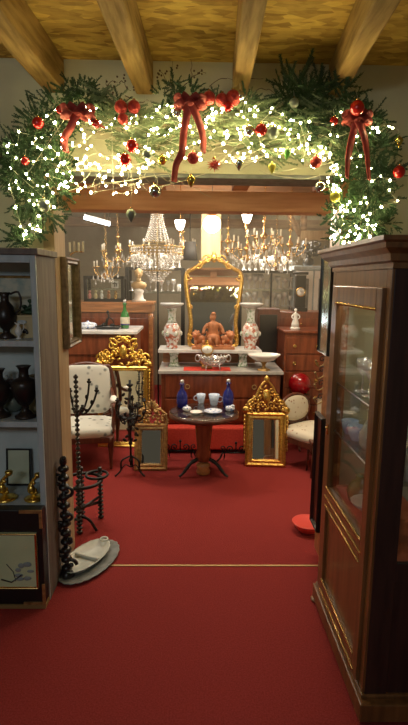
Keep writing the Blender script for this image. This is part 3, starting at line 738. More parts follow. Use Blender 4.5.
for s in (-1,1):
    m = MB(); m.sph((s*.115,.0,.085),(.052,.034,.038)); m.sph((s*.145,-.015,.12),(.033,.032,.036)); m.sph((s*.155,-.042,.118),(.018,.018,.018))
    for k in range(7):
        a = k*.9; m.sph((s*.143+.028*math.cos(a),-.01,.122+.03*math.sin(a)),(.013,.014,.013),6,4)
    for (a,b) in ((.15,-.03),(.13,.02),(.085,-.025),(.08,.02)): m.tube([(s*a,b,.075),(s*a,b-.005,.032)],[.014,.010])
    m.tube(sm([(s*.07,.02,.09),(s*.05,.03,.12),(s*.06,.03,.15)]),.006)
    m.build('lion', m_terra, sg)
sg.scale = (1.14,1.0,1.12)
# mantel clock
cy = 4.61
ck = thing('mantel_clock', 'small gilt mantel clock with white round dial before the marble shelf', 'clock', (at(207,360,cy).x, cy+.01, cz1+.004))
dzc = zat(207,350,cy-.02)-cz1
m = MB(); m.lathe([(.05,0),(.055,.01),(.05,.02),(.04,.03)],4,(0,0,0),False,ph=.5,sy=.7); m.box((0,0,dzc*.5),(.06,.035,dzc*.85),top=(.7,.8)); m.build('case', m_goldold, ck, .003)
MB().lathe([(.042,0),(.045,.01),(.038,.016),(.0,.016)],20).build('dial_ring', m_gold, ck)
ck.children[-1].rotation_euler = (R(90),0,0); ck.children[-1].location = (0,-.018,dzc)
d_ = MB().lathe([(.036,0),(.036,.004)],24).build('dial', m_dial, ck); d_.rotation_euler = (R(90),0,0); d_.location = (0,-.034,dzc)
hd = MB().box((0,0,.008),(.0025,.001,.018)).box((.006,0,0),(.014,.001,.0025)).build('clock_hands', m_ebony, ck); hd.location = (0,-.038,dzc)
m = MB()
for s in (-1,1):
    m.spiral((s*.032,dzc+.02),.018,R(90),1.0,.005,s); m.spiral((s*.036,.05),.02,R(-90),1.0,.005,-s)
m.sph((0,0,dzc+.05),(.014,.01,.02)); m.sph((0,0,dzc+.075),(.008,.008,.012)); m.build('scroll_ornament', m_gold, ck)
ck.scale = (1.35,1.2,1.0)
# silver openwork bowl
sb = thing('silver_centrepiece', 'oval silver openwork bowl with glass liner on the commode front', 'bowl', (at(218,366,4.47).x, 4.40+.06, cz1+.004))
sb.location = (at(213,366,4.52).x, 4.55, cz1+.004); sb.scale = (1.12,.95,1.55)
m = MB()
for zz, rr in ((.03,.055),(.075,.115),(.055,.09)): m.torus((0,0,zz),rr,.004,30,5,sy=.6)
for k in range(20):
    a = 2*math.pi*k/20; c,s = math.cos(a), math.sin(a)
    m.tube(sm([(.055*c,.033*s,.03),(.09*c,.054*s,.045),(.115*c,.069*s,.078)],3),.004,5); m.sph((.118*c,.071*s,.08),.008,6,4)
m.build('basket', m_silver, sb)
MB().lathe([(.05,.028),(.085,.045),(.108,.078),(.104,.078),(.05,.034),(0,.032)],24,sy=.6).build('glass_liner', m_cryst, sb)
for s in (-1,1):
    for b in (-.022,.022): MB().tube([(s*.05,b,.032),(s*.06,b*1.2,.0)],[.006,.005]).build('foot', m_silver, sb)
    MB().torus((s*.128,0,.07),.02,.004,12,5,'y').build('handle', m_silver, sb)
# tazza (white bowl on gilt stem) at the commode right end
tY = 4.56; tzx = at(264,360,tY).x
ta = thing('footed_bowl', 'white shell bowl on a gilt stem above the right gilt mirror', 'bowl', (tzx,tY,cz1))
th = zat(264,354,tY)-cz1
MB().lathe([(.06,0),(.062,.01),(.03,.02),(.014,.035),(.02,th*.4),(.03,th*.5),(.05,th*.56)],18).build('stem', m_goldold, ta)
MB().lathe([(.03,th*.50),(.09,th*.62),(.14,th*.85),(.155,th),(.148,th),(.09,th*.70),(0,th*.6)],28,sy=.7).build('bowl', m_white, ta)

# ---------------- gilt mirrors on the floor
def gilt_mirror(name, label, px, pyb, pxw, pyt_frame, pytop, Y, fm, bw, tilt, style=0, rz=0):
    loc = Vector((at(px,pyb,Y).x, Y, 0))
    t = thing(name, label, 'mirror', loc, rz, rx=-tilt)
    k = 494/ (Y*math.cos(pitch)) ; w = pxw/k*.985
    h1 = zat(px,pyt_frame,Y); h2 = zat(px,pytop,Y)
    z0 = max(0.0, zat(px,pyb,Y)) 
    MB().frame(w, h1, bw, .035).build('frame', fm, t)
    MB().box((0,-.008,h1/2),(w-2*bw+.004,.004,h1-2*bw+.004)).build('mirror_glass', m_mirror, t)
    MB().box((0,.006,h1/2),(w-.02,.012,h1-.02)).build('backing', m_mahog2, t)
    m = MB(); nb = int((2*w+2*h1)/.022)
    for i in range(nb):
        s = i/nb*(2*w+2*h1)
        if s < w: q = (s-w/2,0)
        elif s < w+h1: q = (w/2,s-w)
        elif s < 2*w+h1: q = (w/2-(s-w-h1),h1)
        else: q = (-w/2,h1-(s-2*w-h1))
        m.sph((q[0]*.975,-.022,h1/2+(q[1]-h1/2)*.985),(.009,.008,.009),6,4)
    for i in range(int(nb*.8)):
        f_ = i/(nb*.8); s = f_*2*(w+h1-4*bw); a,b = w-2*bw,h1-2*bw
        if s < a: q = (s-a/2,bw)
        elif s < a+b: q = (a/2,bw+s-a)
        elif s < 2*a+b: q = (a/2-(s-a-b),bw+b)
        else: q = (-a/2,bw+b-(s-2*a-b))
        m.sph((q[0],-.02,q[1]),(.005,.005,.005),5,4)
    m.build('beading', fm, t)
    ch = h2-h1; m = MB(); rnd = random.Random(int(px))
    if style == 1:      # lush flat topped foliage crest
        for s in (-1,1):
            m.tube(sm([(s*w*.46,-.02,h1),(s*w*.40,-.02,h1+ch*.40),(s*w*.33,-.02,h1+ch*.1),(s*w*.18,-.02,h1+ch*.5),(s*w*.26,-.02,h1+ch*.95),(s*w*.08,-.02,h1+ch*.8)]),.010)
            for (a,b,r_,st) in ((.42,.28,.24,0),(.28,.20,.2,60),(.22,.75,.26,90),(.12,.45,.26,-60),(.08,.9,.18,30),(.33,.5,.16,200)):
                m.spiral((s*w*a,h1+ch*b),r_*ch*.8,R(st if s>0 else 180-st),1.15,.010,s,y=-.02)
            for k_ in range(26):
                x_ = s*w*(.02+.44*rnd.random()); lim = .95 if abs(x_) < w*.3 else .45
                m.sph((x_,-.02-.015*rnd.random(),h1+ch*lim*rnd.random()),(.024,.014,.011),6,4,rot=Matrix.Rotation(rnd.uniform(-1.5,1.5),3,'Y'))
        m.sph((0,-.025,h1+ch*.5),(ch*.14,.025,ch*.25)); m.sph((0,-.02,h1+ch*.95),(ch*.12,.015,ch*.10))
    elif style == 0:    # rounded crest with palmette
        for s in (-1,1):
            m.tube(sm([(s*w*.5,-.02,h1),(s*w*.45,-.02,h1+ch*.35),(s*w*.30,-.02,h1+ch*.62),(s*w*.10,-.02,h1+ch*.7)]),.011)
            for (a,b,r_,st) in ((.36,.2,.2,0),(.20,.35,.2,60),(.12,.85,.22,90),(.48,.08,.12,30)):
                m.spiral((s*w*a,h1+ch*b),r_*ch*.8,R(st if s>0 else 180-st),1.15,.008,s,y=-.02)
            for k_ in range(22):
                x_ = s*w*(.02+.44*rnd.random()); lim = .62
                m.sph((x_,-.02-.01*rnd.random(),h1+ch*lim*rnd.random()),(.018,.012,.010),6,4,rot=Matrix.Rotation(rnd.uniform(-1.5,1.5),3,'Y'))
            for k_ in range(4): m.sph((s*w*.07*k_,-.02,h1+ch*(.95-.10*k_)),(.014,.010,.032),6,5,rot=Matrix.Rotation(s*.35*k_,3,'Y'))
    else:
        for s in (-1,1):
            m.tube(sm([(s*w*.5,-.02,h1),(s*w*.44,-.02,h1+ch*.28),(s*w*.28,-.02,h1+ch*.42),(s*w*.15,-.02,h1+ch*.72),(0,-.02,h1+ch*.9)]),.011)
            for (a,b,r_,st) in ((.40,.14,.15,0),(.28,.32,.16,60),(.15,.55,.14,90),(.10,.2,.15,-60),(.47,.04,.10,30)):
                m.spiral((s*w*a,h1+ch*b),r_*ch*.8,R(st if s>0 else 180-st),1.15,.009,s,y=-.02)
            for k_ in range(20):
                u_ = rnd.random(); x_ = s*w*(.02+.46*u_); zz = h1+ch*(1-u_*.8)*rnd.random()*.85
                m.sph((x_,-.02-.01*rnd.random(),zz),(.022,.012,.011),6,4,rot=Matrix.Rotation(rnd.uniform(-1.5,1.5),3,'Y'))
        m.sph((0,-.02,h1+ch*.45),(ch*.12,.02,ch*.2)); m.sph((0,-.02,h1+ch*.92),(ch*.08,.015,ch*.10))
    m.build('crest_carving', fm, t)
    if style > 0:   # corner ears and side drops
        for s in (-1,1):
            m = MB(); m.sph((s*w*.5,-.02,h1+.02),(.035,.02,.035)); m.spiral((s*w*.52,h1+.03),.035,R(90),1.2,.009,s,y=-.02)
            for k_ in range(9): m.sph((s*(w*.5+.012),-.018,h1-.04-k_*.035),(.014-.0008*k_,.012,.020),6,4)
            m.build('side_carving', fm, t)
    return t
gilt_mirror('gilt_mirror', 'large bright gilt mirror with openwork crest behind the left armchair', 123.5, 447, 53, 367, 338, 4.62, m_goldb, .045, R(6), 1)
gilt_mirror('gilt_mirror', 'small worn gilt mirror leaning on the floor left of the round table', 151, 469, 35, 425, 404, 4.02, m_goldold, .055, R(11), 0)
gilt_mirror('gilt_mirror', 'gilt mirror with tall tapering crest leaning right of the round table', 265, 464, 43, 414, 378, 4.12, m_gold, .060, R(10), 2, R(-4))
# ---------------- left sideboard with marble top
LY = 4.78
lz = zat(110,331,LY); lx0, lx1 = at(45,331,LY).x, at(137,331,LY).x
sd = thing('sideboard', 'tall mahogany sideboard with white marble top at the left wall', 'sideboard', ((lx0+lx1)/2, LY+.30, 0))
W2 = lx1-lx0
m = MB(); m.box((0,.01,(lz-.03)/2+.03),(W2-.06,.54,lz-.09)); m.build('carcass', m_mahog, sd, .005)
MB().box((0,0,lz-.0165),(W2,.60,.033)).build('marble_top', m_marble, sd, .005)
MB().box((0,.005,.03),(W2-.03,.56,.06)).build('plinth', m_mahog2, sd, .004)
for s in (-1,1):
    d_ = MB().box((s*(W2-.08)/4,-.265,.42),((W2-.12)/2,.016,.62)).build('door', m_mahog, sd, .004)
    MB().box((0+s*(W2-.08)/4,-.275,.42),((W2-.24)/2,.008,.48)).build('door_panel', m_mahog2, d_, .003)
    MB().sph((s*.03,-.285,.45),.010).build('knob', m_brass, d_)
d_ = MB().box((0,-.265,lz-.15),(W2-.10,.016,.18)).build('drawer', m_mahog, sd, .004)
for s in (-1,1): MB().sph((s*.2,-.28,lz-.15),.012).build('knob', m_brass, d_)
bt = bottle((at(125,327,5.05).x,5.05,lz), 1.22, 'green glass bottle with cream label on the marble sideboard', m_bottleg)
MB().lathe([(.0385,.04),(.0392,.042),(.0392,.095),(.0385,.097)],18).build('paper_label', m_label, bt)
t = thing('tureen', 'blue and white lidded porcelain dish on the marble sideboard', 'dish', (at(88,328,4.98).x,4.98,lz))
MB().lathe([(.05,0),(.085,.015),(.095,.045),(0,.046)],20,sy=.7).build('bowl', m_bluewhite, t)
MB().lathe([(.095,.046),(.07,.062),(.012,.07),(.012,.08),(0,.083)],20,sy=.7).build('lid', m_bluewhite, t)
t = thing('inkstand', 'low black inkstand tray on the marble sideboard beside the bottle', 'tray', (at(108,328,4.98).x,4.98,lz))
MB().lathe([(.11,0),(.13,.02),(.135,.035),(.12,.03),(0,.02)],20,sy=.6).build('tray', m_ebony, t)
MB().lathe([(.022,.02),(.026,.045),(.012,.055),(.012,.062)],10,(-.04,0,0)).build('inkwell', m_iron, t); MB().lathe([(.022,.02),(.026,.045),(.012,.055)],10,(.045,0,0)).build('inkwell', m_iron, t)
m = MB(); m.tube(sm([(-.02,0,.03),(-.01,0,.08),(.01,0,.12),(.0,0,.16)]),[.014]*6+[.009]*7); m.sph((.0,0,.17),(.014,.012,.016)); m.tube(sm([(.0,0,.12),(.04,0,.10),(.06,0,.06)]),.006); m.build('figure', m_iron, t)
# small glass bell jar / perfume bottle before sideboard
# ---------------- cupboard behind, honey top
BY = 5.75
bz = zat(115,302,BY); b0, b1 = at(40,302,BY).x, at(153,302,BY).x
cb = thing('cupboard', 'tall honey coloured cupboard behind the marble sideboard', 'cupboard', ((b0+b1)/2, BY+.25, 0))
WB = b1-b0
MB().box((0,.01,bz/2-.06),(WB-.05,.46,bz-.13)).build('carcass', m_mahog, cb, .004)
MB().box((0,0,bz-.015),(WB,.50,.03)).build('top_board', m_honey, cb, .004)
MB().box((0,-.005,bz-.075),(WB-.03,.48,.09)).build('frieze', m_honey, cb, .003)
for s in (-1,1):
    d_ = MB().box((s*WB/4,-.225,(bz-.15)/2),(WB/2-.06,.016,bz-.22)).build('door', m_mahog, cb, .003)
    MB().sph((s*.03,-.24,.7),.011).build('knob', m_brass, d_)
MB().lathe([(.028,0.05),(.03,.1),(.024,bz-.2),(.03,bz-.13)],14,(WB/2-.03,-.24,0)).build('column', m_honey, cb)
# bust on pedestal
bY = BY+.16
t = thing('bust', 'tan classical bust on a white socle standing on the honey cupboard', 'bust', (at(139,302,bY).x,bY,bz))
s = (zat(139,268,bY)-bz)/.42
MB().lathe([(.085*s,0),(.09*s,.02*s),(.06*s,.04*s),(.05*s,.10*s),(.065*s,.13*s),(.055*s,.15*s),(.03*s,.17*s)],16).build('socle', m_plaster_w, t)
m = MB(); m.sph((0,0,.205*s),(.10*s,.055*s,.055*s)); m.tube([(0,0,.23*s),(0,-.005*s,.30*s)],[.034*s,.028*s],10); m.sph((0,-.008*s,.345*s),(.044*s,.050*s,.058*s),12,9)
m.sph((0,-.058*s,.335*s),(.008*s,.012*s,.014*s),6,5); m.sph((0,-.045*s,.31*s),(.018*s,.012*s,.01*s),6,5)
for a in (-1,1): m.sph((a*.044*s,.0,.34*s),(.006*s,.012*s,.015*s),6,5)
m.build('bust_figure', m_tan, t)
m = MB(); m.sph((0,.006*s,.365*s),(.048*s,.052*s,.052*s),12,8)
for k in range(10): m.sph((.045*s*math.cos(k*.63),.006*s+.045*s*math.sin(k*.63)*.8,.375*s),(.015*s,.015*s,.015*s),6,4)
m.build('hair', m_tan, t)
# glazed black display boxes on the cupboard
def glass_case(px0, px1, pyt, pyb, Y, label, z=None, name='glass_case', shelves=1, d=.26):
    a, b = at(px0,pyb,Y), at(px1,pyb,Y); zt = zat((px0+px1)/2,pyt,Y); z0 = z if z is not None else a.z
    W = b.x-a.x; H = zt-z0
    t = thing(name, label, 'display case', ((a.x+b.x)/2, Y+d/2, z0))
    m = MB(); r_ = .017
    for sx in (-1,1):
        for sy in (-1,1): m.box((sx*(W/2-r_),sy*(d/2-r_),H/2),(2*r_,2*r_,H))
    for zz in (r_,H-r_):
        for sy in (-1,1): m.box((0,sy*(d/2-r_),zz),(W,2*r_,2*r_))
        for sx in (-1,1): m.box((sx*(W/2-r_),0,zz),(2*r_,d,2*r_))
    m.build('frame', m_iron, t)
    for k in range(1,shelves+1):
        MB().box((0,0,H*k/(shelves+1)),(W-.02,d-.02,.012)).build('shelf', m_tglass, t)
    MB().box((0,-d/2+.006,H/2),(W-.04,.003,H-.04)).build('glass_pane', m_glass, t)
    return t, W, H, z0
gc, gW, gH, gz = glass_case(84,124,276,302,BY+.02,'black framed glass case with trinkets at the left on the honey cupboard', bz)
# trinkets in the case
cols = [mat('pink_ceramic',(.62,.22,.20),.4), m_card, m_white, m_terra, m_brass]
for i, px in enumerate((90,96,102,109,116)):
    x = at(px,300,BY+.15).x
    t_ = thing('figurine', ('pink ceramic','beige ceramic','white porcelain','terracotta','brass')[i]+' figurine inside the left glass case', 'figurine', (x,BY+.14,gz+.012))
    MB().lathe([(.028,0),(.03,.012),(.014,.025),(.024,.05),(.016,.075),(.008,.085)],12).build('body', cols[i], t_)
    MB().sph((0,0,.10),.018,8,6).build('head', cols[i], t_)
# small white sign with black plus strokes
sg_ = thing('small_sign', 'small white square card with black marks in the left glass case', 'sign', (at(112,288,BY+.03).x,BY+.24,gz+gH*.5+.006))
MB().box((0,0,.045),(.085,.006,.085)).build('card', m_white, sg_)
MB().box((0,-.004,.045),(.012,.002,.06)).box((0,-.004,.055),(.06,.002,.010)).box((.022,-.004,.04),(.010,.002,.04)).build('marks', m_ebony, sg_)

# ---------------- far glass shelving with stemware
def etagere(name, label, px0, px1, rows, Y, topz, group):
    a, b = at(px0,300,Y).x, at(px1,300,Y).x; W = b-a; d = .32
    t = thing(name, label, 'shelf unit', ((a+b)/2, Y, 0))
    for sx in (-1,1):
        for sy in (-1,1): MB().box((sx*(W/2-.012),sy*(d/2-.012),topz/2),(.042,.042,topz)).build('upright', m_iron, t)
    MB().box((W*.05,-(d/2-.012),topz/2),(.02,.02,topz)).build('upright', m_iron, t)
    for z in rows: MB().box((0,0,z-.01),(W-.01,d-.01,.030)).build('shelf', m_iron if z == max(rows) else m_tglass, t)
    for z in rows:
        n = int(W/.072)
        for row in (-.07,.07):
            for k in range(n):
                if random.random() < .12: continue
                kd = random.choice((0,0,0,1,4)); x = t.location.x-W/2+.06+k*(W-.12)/(n-1)
                glass((x,Y+row,z), random.uniform(.9,1.25), kd, {0:'clear stemmed glass',1:'short clear tumbler',4:'glass candlestick'}[kd]+', '+('front' if row < 0 else 'rear')+' '+('left' if k < n/3 else 'centre' if k < 2*n/3 else 'right')+', '+('top' if z == max(rows) else 'lowest' if z == min(rows) else 'middle')+' level of '+group, {0:'stemmed glasses',1:'tumblers',4:'glass candlesticks'}[kd]+' on the '+group, m_crystb, name=KN[kd])
    return t
Ye = 6.35
etagere('metal_shelving', 'black metal shelving full of glassware at the far left', 128, 184, [zat(150,268,Ye), zat(150,291,Ye)], Ye, zat(150,268,Ye), 'far left shelving')
Yf = 6.1
etagere('metal_shelving', 'black metal shelving full of glassware at the far right', 238, 294, [zat(260,271,Yf), zat(260,289,Yf), zat(260,306,Yf)], Yf, zat(260,271,Yf), 'far right shelving')

# ---------------- right side: cabinets behind chair
RY = 4.72
rz1 = zat(303,331,RY); r0x, r1x = at(284,331,RY).x, at(330,331,RY).x
rc = thing('chest_of_drawers', 'polished mahogany chest of drawers behind the right chair', 'chest', ((r0x+r1x)/2, RY+.22, 0))
WR = r1x-r0x
MB().box((0,.01,rz1/2-.01),(WR-.03,.42,rz1-.03)).build('carcass', m_mahog, rc, .004)
MB().box((0,0,rz1-.0125),(WR,.45,.025)).build('top_board', m_mahog, rc, .006)
for k in range(6):
    hh_ = (rz1-.12)/6; z = .06+hh_*(k+.5)
    d_ = MB().box((0,-.204,z),(WR-.07,.014,hh_-.012)).build('drawer', m_mahog, rc, .004)
    for s in (-1,1):
        MB().box((s*WR*.25,-.213,z),(.03,.004,.02)).torus((s*WR*.25,-.218,z-.006),.016,.003,12,5,'y').build('brass_handle', m_brass, d_)
r2Y = 5.3; r2z = zat(298,312,r2Y)
q0, q1 = at(275,312,r2Y).x, at(328,312,r2Y).x
rw = thing('writing_desk', 'reddish brown slant top desk behind the chest of drawers', 'desk', ((q0+q1)/2, r2Y+.2, 0))
MB().box((0,0,r2z*.5),(q1-q0,.40,r2z)).build('carcass', m_mahog, rw, .006)
MB().box((0,-.205,r2z*.8),(q1-q0-.06,.014,r2z*.3)).build('drop_front', m_mahog, rw, .004)
MB().sph((0,-.215,r2z*.9),.010).build('knob', m_brass, rw)
# figurine white
fY = RY+.15
fg = thing('white_figurine', 'white porcelain draped woman figurine on the mahogany chest of drawers', 'figurine', (at(295,331,fY).x,fY,rz1))
s = (zat(295,309,fY)-rz1)/.24
MB().lathe([(.06*s,0),(.062*s,.015*s),(.05*s,.03*s)],16,sy=.8).build('base', m_white, fg)
m = MB(); m.lathe([(.048*s,.03*s),(.044*s,.07*s),(.03*s,.12*s),(.022*s,.145*s),(.03*s,.175*s),(.026*s,.19*s),(.010*s,.20*s),(.009*s,.21*s)],14,sy=.8); m.sph((0,-.003*s,.225*s),(.016*s,.017*s,.02*s)); m.sph((0,.008*s,.23*s),(.018*s,.016*s,.018*s))
for k in (-1,1): m.tube(sm([(k*.026*s,0,.18*s),(k*.046*s,-.012*s,.15*s),(k*.03*s,-.03*s,.125*s)]),[.009*s]*6+[.007*s]*7)
m.build('figure', m_white, fg)
# table clock with round dial
kY = r2Y+.15
k0 = at(299,312,kY)
kc = thing('table_clock', 'dark upright clock with round white dial on the writing desk', 'clock', (k0.x,kY,r2z))
kh = zat(299,270,kY)-r2z; dzk = zat(299,292,kY-.06)-r2z
MB().box((0,0,.02),(.16,.12,.04)).box((0,0,kh*.45),(.11,.09,kh*.85)).box((0,0,kh*.92),(.15,.11,.03)).build('case', m_ebony, kc, .004)
m = MB(); m.torus((0,-.048,dzk),.048,.007,24,6,'y'); m.build('bezel', m_brass, kc)
o = MB().lathe([(.046,0),(.046,.004)],24).build('dial', m_dial, kc); o.rotation_euler = (R(90),0,0); o.location = (0,-.045,dzk)
o = MB().box((0,0,.014),(.004,.001,.03)).box((.010,0,0),(.022,.001,.004)).build('clock_hands', m_ebony, kc); o.location = (0,-.051,dzk)
# white framed panel and pale curtain-like boards on the right
wY = 5.75
t = thing('white_cupboard', 'white painted glazed cupboard at the far right behind the clock', 'cupboard', (at(316,300,wY).x, wY+.2, 0))
wz = zat(316,266,wY); ww = at(336,300,wY).x-at(298,300,wY).x
m = MB(); m.box((0,.1,wz/2),(ww,.26,wz)); m.build('carcass', m_greypaint, t, .006)
for s in (-1,1):
    d_ = MB().box((s*ww/4,-.04,wz*.5),(ww/2-.02,.02,wz-.1)).build('door', m_plaster_w, t, .004)
    MB().box((s*ww/4,-.053,wz*.80),(ww/2-.12,.006,wz*.24)).build('glass_pane', m_bluegrey, d_)
MB().box((0,.09,wz-.02),(ww+.05,.32,.05)).build('cornice', m_greypaint, t, .006)
# dark bouquet on top
db = thing('dried_bouquet', 'dark leafy bouquet in a vase on top of the white cupboard', 'plant', (at(313,266,wY).x, wY+.25, wz+.005))
MB().lathe([(.04,0),(.07,.03),(.06,.08),(.03,.10),(.04,.12)],14).build('vase', m_ebony, db)
m = MB(); rnd = random.Random(5)
for k in range(90):
    a, e = rnd.uniform(0,2*math.pi), rnd.uniform(.1,1.4); l = rnd.uniform(.07,.20)
    p_ = Vector((math.cos(a)*math.cos(e)*1.2,math.sin(a)*math.cos(e)*.6,math.sin(e)*.9))*l+Vector((0,0,.12))
    m.sph(p_,(.03,.014,.018),6,4,rot=Matrix.Rotation(rnd.uniform(-2,2),3,'Y'))
    if k % 4 == 0: m.tube([(0,0,.11),p_],.003,4)
m.build('foliage', m_ebony, db)
# dark pier between commode and chest: slim dark bookcase
dY = 5.0
t = thing('dark_bookcase', 'narrow dark bookcase between the right vase and the chest of drawers', 'shelf unit', (at(271,320,dY).x, dY+.15+.15, 0))
dz = zat(271,309,dY+.15); dw = at(283,320,dY).x-at(260,320,dY).x
MB().box((0,.0,dz/2),(dw,.26,dz)).build('carcass', m_mahog2, t, .004)
MB().box((0,-.135,dz*.5),(dw-.05,.01,dz-.12)).build('door', m_ebony, t, .003)
# ---------------- red ball on slim plant stand
pY = 4.60
ps = thing('plant_stand', 'slim dark wood plant stand behind the right chair', 'stand', (at(296,470,pY).x,pY,0))
phh = zat(298,395,pY)
MB().lathe([(.10,phh-.02),(.105,phh-.01),(.10,phh)],20).build('top', m_mahog2, ps)
MB().lathe([(.02,.10),(.026,.2),(.015,.3),(.02,phh-.06),(.04,phh-.02)],12).build('pole', m_mahog2, ps)
for k in range(3):
    a = R(30+120*k); MB().tube(sm([(0,0,.14),(.07*math.cos(a),.07*math.sin(a),.10),(.12*math.cos(a),.12*math.sin(a),.01)]),.011).build('leg', m_mahog2, ps)
rb = tag(MB().sph((0,0,.108),.108,28,18).build('glass_ball', m_red, loc=(ps.location.x,pY,phh)), 'large glossy dark red ball behind the right chair', 'ball')

# ---------------- chairs
def chair(name, label, loc, rz, fab, wood, seat_h, W, D, back_h, arms, oval, pads=True):
    t = thing(name, label, 'chair', loc, rz)
    m = MB(); m.sph((0,0,seat_h-.01),(W/2,D/2,.055),20,10,.55); m.build('seat', fab, t)
    MB().box((0,0,seat_h-.065),(W-.02,D-.02,.055)).build('seat_rail', wood, t, .008)
    for sx in (-1,1):
        for sy in (-1,1):
            x, y = sx*(W/2-.035), sy*(D/2-.035)
            MB().lathe([(.011,0),(.014,.02),(.012,.04),(.022,seat_h-.14),(.027,seat_h-.12),(.024,seat_h-.10),(.028,seat_h-.09),(.028,seat_h-.04)],12,(x,y,0)).build('leg', wood, t)
    tilt = Matrix.Rotation(R(-10),3,'X')
    bc = Vector((0,D/2-.01+.03,seat_h+back_h*.55))
    if oval:
        pts = [bc + tilt @ Vector((math.cos(a)*W*.40,0,math.sin(a)*back_h*.42)) for a in [2*math.pi*k/28 for k in range(28)]]
        MB().tube(pts,.017,7,True).build('back_frame', wood, t)
        MB().sph(bc,(W*.38,.035,back_h*.40),20,10,.8,tilt).build('backrest', fab, t)
        for s in (-1,1): MB().tube([(s*(W/2-.06),D/2-.03,seat_h-.05),bc+tilt@Vector((s*W*.30,0,-back_h*.30))],.014).build('back_post', wood, t)
    else:
        hw_, hb = W*.43, back_h*.46
        pts = sm([bc+tilt@Vector(p_) for p_ in ((-hw_,0,-hb),(-hw_,0,hb*.75),(-hw_*.7,0,hb*.93),(0,0,hb*1.06),(hw_*.7,0,hb*.93),(hw_,0,hb*.75),(hw_,0,-hb))],4,True)
        MB().tube(pts,.019,7,True).build('back_frame', wood, t)
        MB().sph(bc,(hw_-.005,.045,hb*1.0),20,12,.35,tilt).build('backrest', fab, t)
        for s in (-1,1): MB().tube([(s*(W/2-.04),D/2-.03,seat_h-.05),bc+tilt@Vector((s*hw_,0,-hb*.8))],.018).build('back_post', wood, t)
    if arms:
        for s in (-1,1):
            x = s*(W/2-.01)
            ar = MB().tube(sm([bc+tilt@Vector((s*W*.43,0,.0)),(x,D*.15,seat_h+.22),(x,-D*.22,seat_h+.215),(x,-D*.30,seat_h+.19)]),.017).tube(sm([(x,-D*.27,seat_h+.20),(x,-D*.20,seat_h+.10),(x*.96,-D*.32,seat_h-.03)]),.017).build('arm', wood, t)
            if pads: MB().sph((x,-.02,seat_h+.238),(.030,.10,.024),12,7,.8).build('arm_pad', m_padw, ar)
    return t
chair('armchair', 'upholstered armchair in white flowered fabric left of the gilt mirror', (at(86,470,4.2).x, 4.22, 0), R(8), m_fabric, m_mahog2, zat(90,428,4.15), .52, .50, zat(88,362,4.45)-zat(90,428,4.15)-.04, True, False)
chair('medallion_chair', 'cream patterned medallion back chair at the right of the opening', (at(309,470,4.05).x+.06, 4.16, 0), R(36), m_fabric2, m_mahog2, zat(300,433,4.1), .46, .44, .29, False, True)
# second pale chair back fragment on the right: framed tapestry
q = at(316,440,3.55)
picture('tapestry_frame', 'narrow framed cream tapestry panel standing behind the right jamb', 'picture', Vector((at(318,445,3.9).x+.05,3.9,zat(318,440,3.9))), .16, .36, .012, .012, m_mahog2, m_fabric2, rx=R(-4))
t = thing('wooden_stool', 'dark wooden stool carrying the cream tapestry panel', 'stool', (at(318,445,3.9).x+.05,3.92,0))
zs_ = zat(318,440,3.9)-.001
MB().box((0,.02,zs_-.015),(.24,.22,.03)).build('seat', m_mahog2, t, .004)
for a in (-1,1):
    for b in (-1,1): MB().tube([(a*.09,.02+b*.08,zs_-.03),(a*.105,.02+b*.09,0)],[.014,.010],8).build('leg', m_mahog2, t)
# red shallow lacquer dish on the carpet
q = at(306,528,2.95)
d = fw*FPX + rt*(306-204) + up*(362.5-530); q = Vector((d.x,d.y,d.z))*(-CAMH/d.z)
t = thing('red_stool', 'low round bright red lacquer dish on the carpet by the right jamb', 'dish', (q.x+.01,q.y,0))
MB().lathe([(.06,0),(.07,.01),(.095,.045),(.10,.055),(.095,.06),(.08,.055),(0,.035)],28).build('bowl', m_redplastic, t)
MB().lathe([(.101,.052),(.104,.056),(.101,.061),(.097,.0605)],28).build('rim', m_redplastic, t)
t.name = 'lacquer_dish'

# ================================================================== BLACK IRON THINGS
def fl(px, py, z=0):
    d = fw*FPX + rt*(px-204) + up*(362.5-py); q = d*((z-CAMH)/d.z); return Vector((q.x, q.y, z))
def bobbin(mb, x, y, z0, z1, r=.012, step=.026):
    mb.tube([(x,y,z0),(x,y,z1)], r*.55, 6)
    n = max(1,int((z1-z0)/step))
    for i in range(n): mb.sph((x,y,z0+(i+.5)*(z1-z0)/n), (r*1.25,r*1.25,step*.42), 8, 5)
# umbrella stand with ring top
u = fl(77,533); ust = thing('umbrella_stand', 'black bobbin turned umbrella stand with ring top beside the bookcase', 'umbrella stand', (u.x+.03, u.y+.10, 0))
hr = zat(82,480,ust.location.y)
posts = [(-.04,.10),(.085,.10),(-.01,-.11),(-.10,-.05)]
for i,(x,y) in enumerate(posts):
    m = MB(); bobbin(m,x,y,.0,hr+.02,.017); m.sph((x,y,hr+.035),.017,8,6); m.build('post', m_ebony, ust)
m = MB(); m.torus((-.01,-.01,hr),.125,.011,28,6); m.torus((.075,.05,hr+.016),.07,.009,24,6); m.build('ring', m_iron, ust)
m = MB(); m.tube([(-.04,.10,.10),(-.01,-.11,.10)],.011); m.tube([(.085,.10,.12),(-.10,-.05,.12)],.011); m.tube([(-.01,-.11,.16),(.085,.10,.16)],.010); m.build('stretcher', m_ebony, ust)
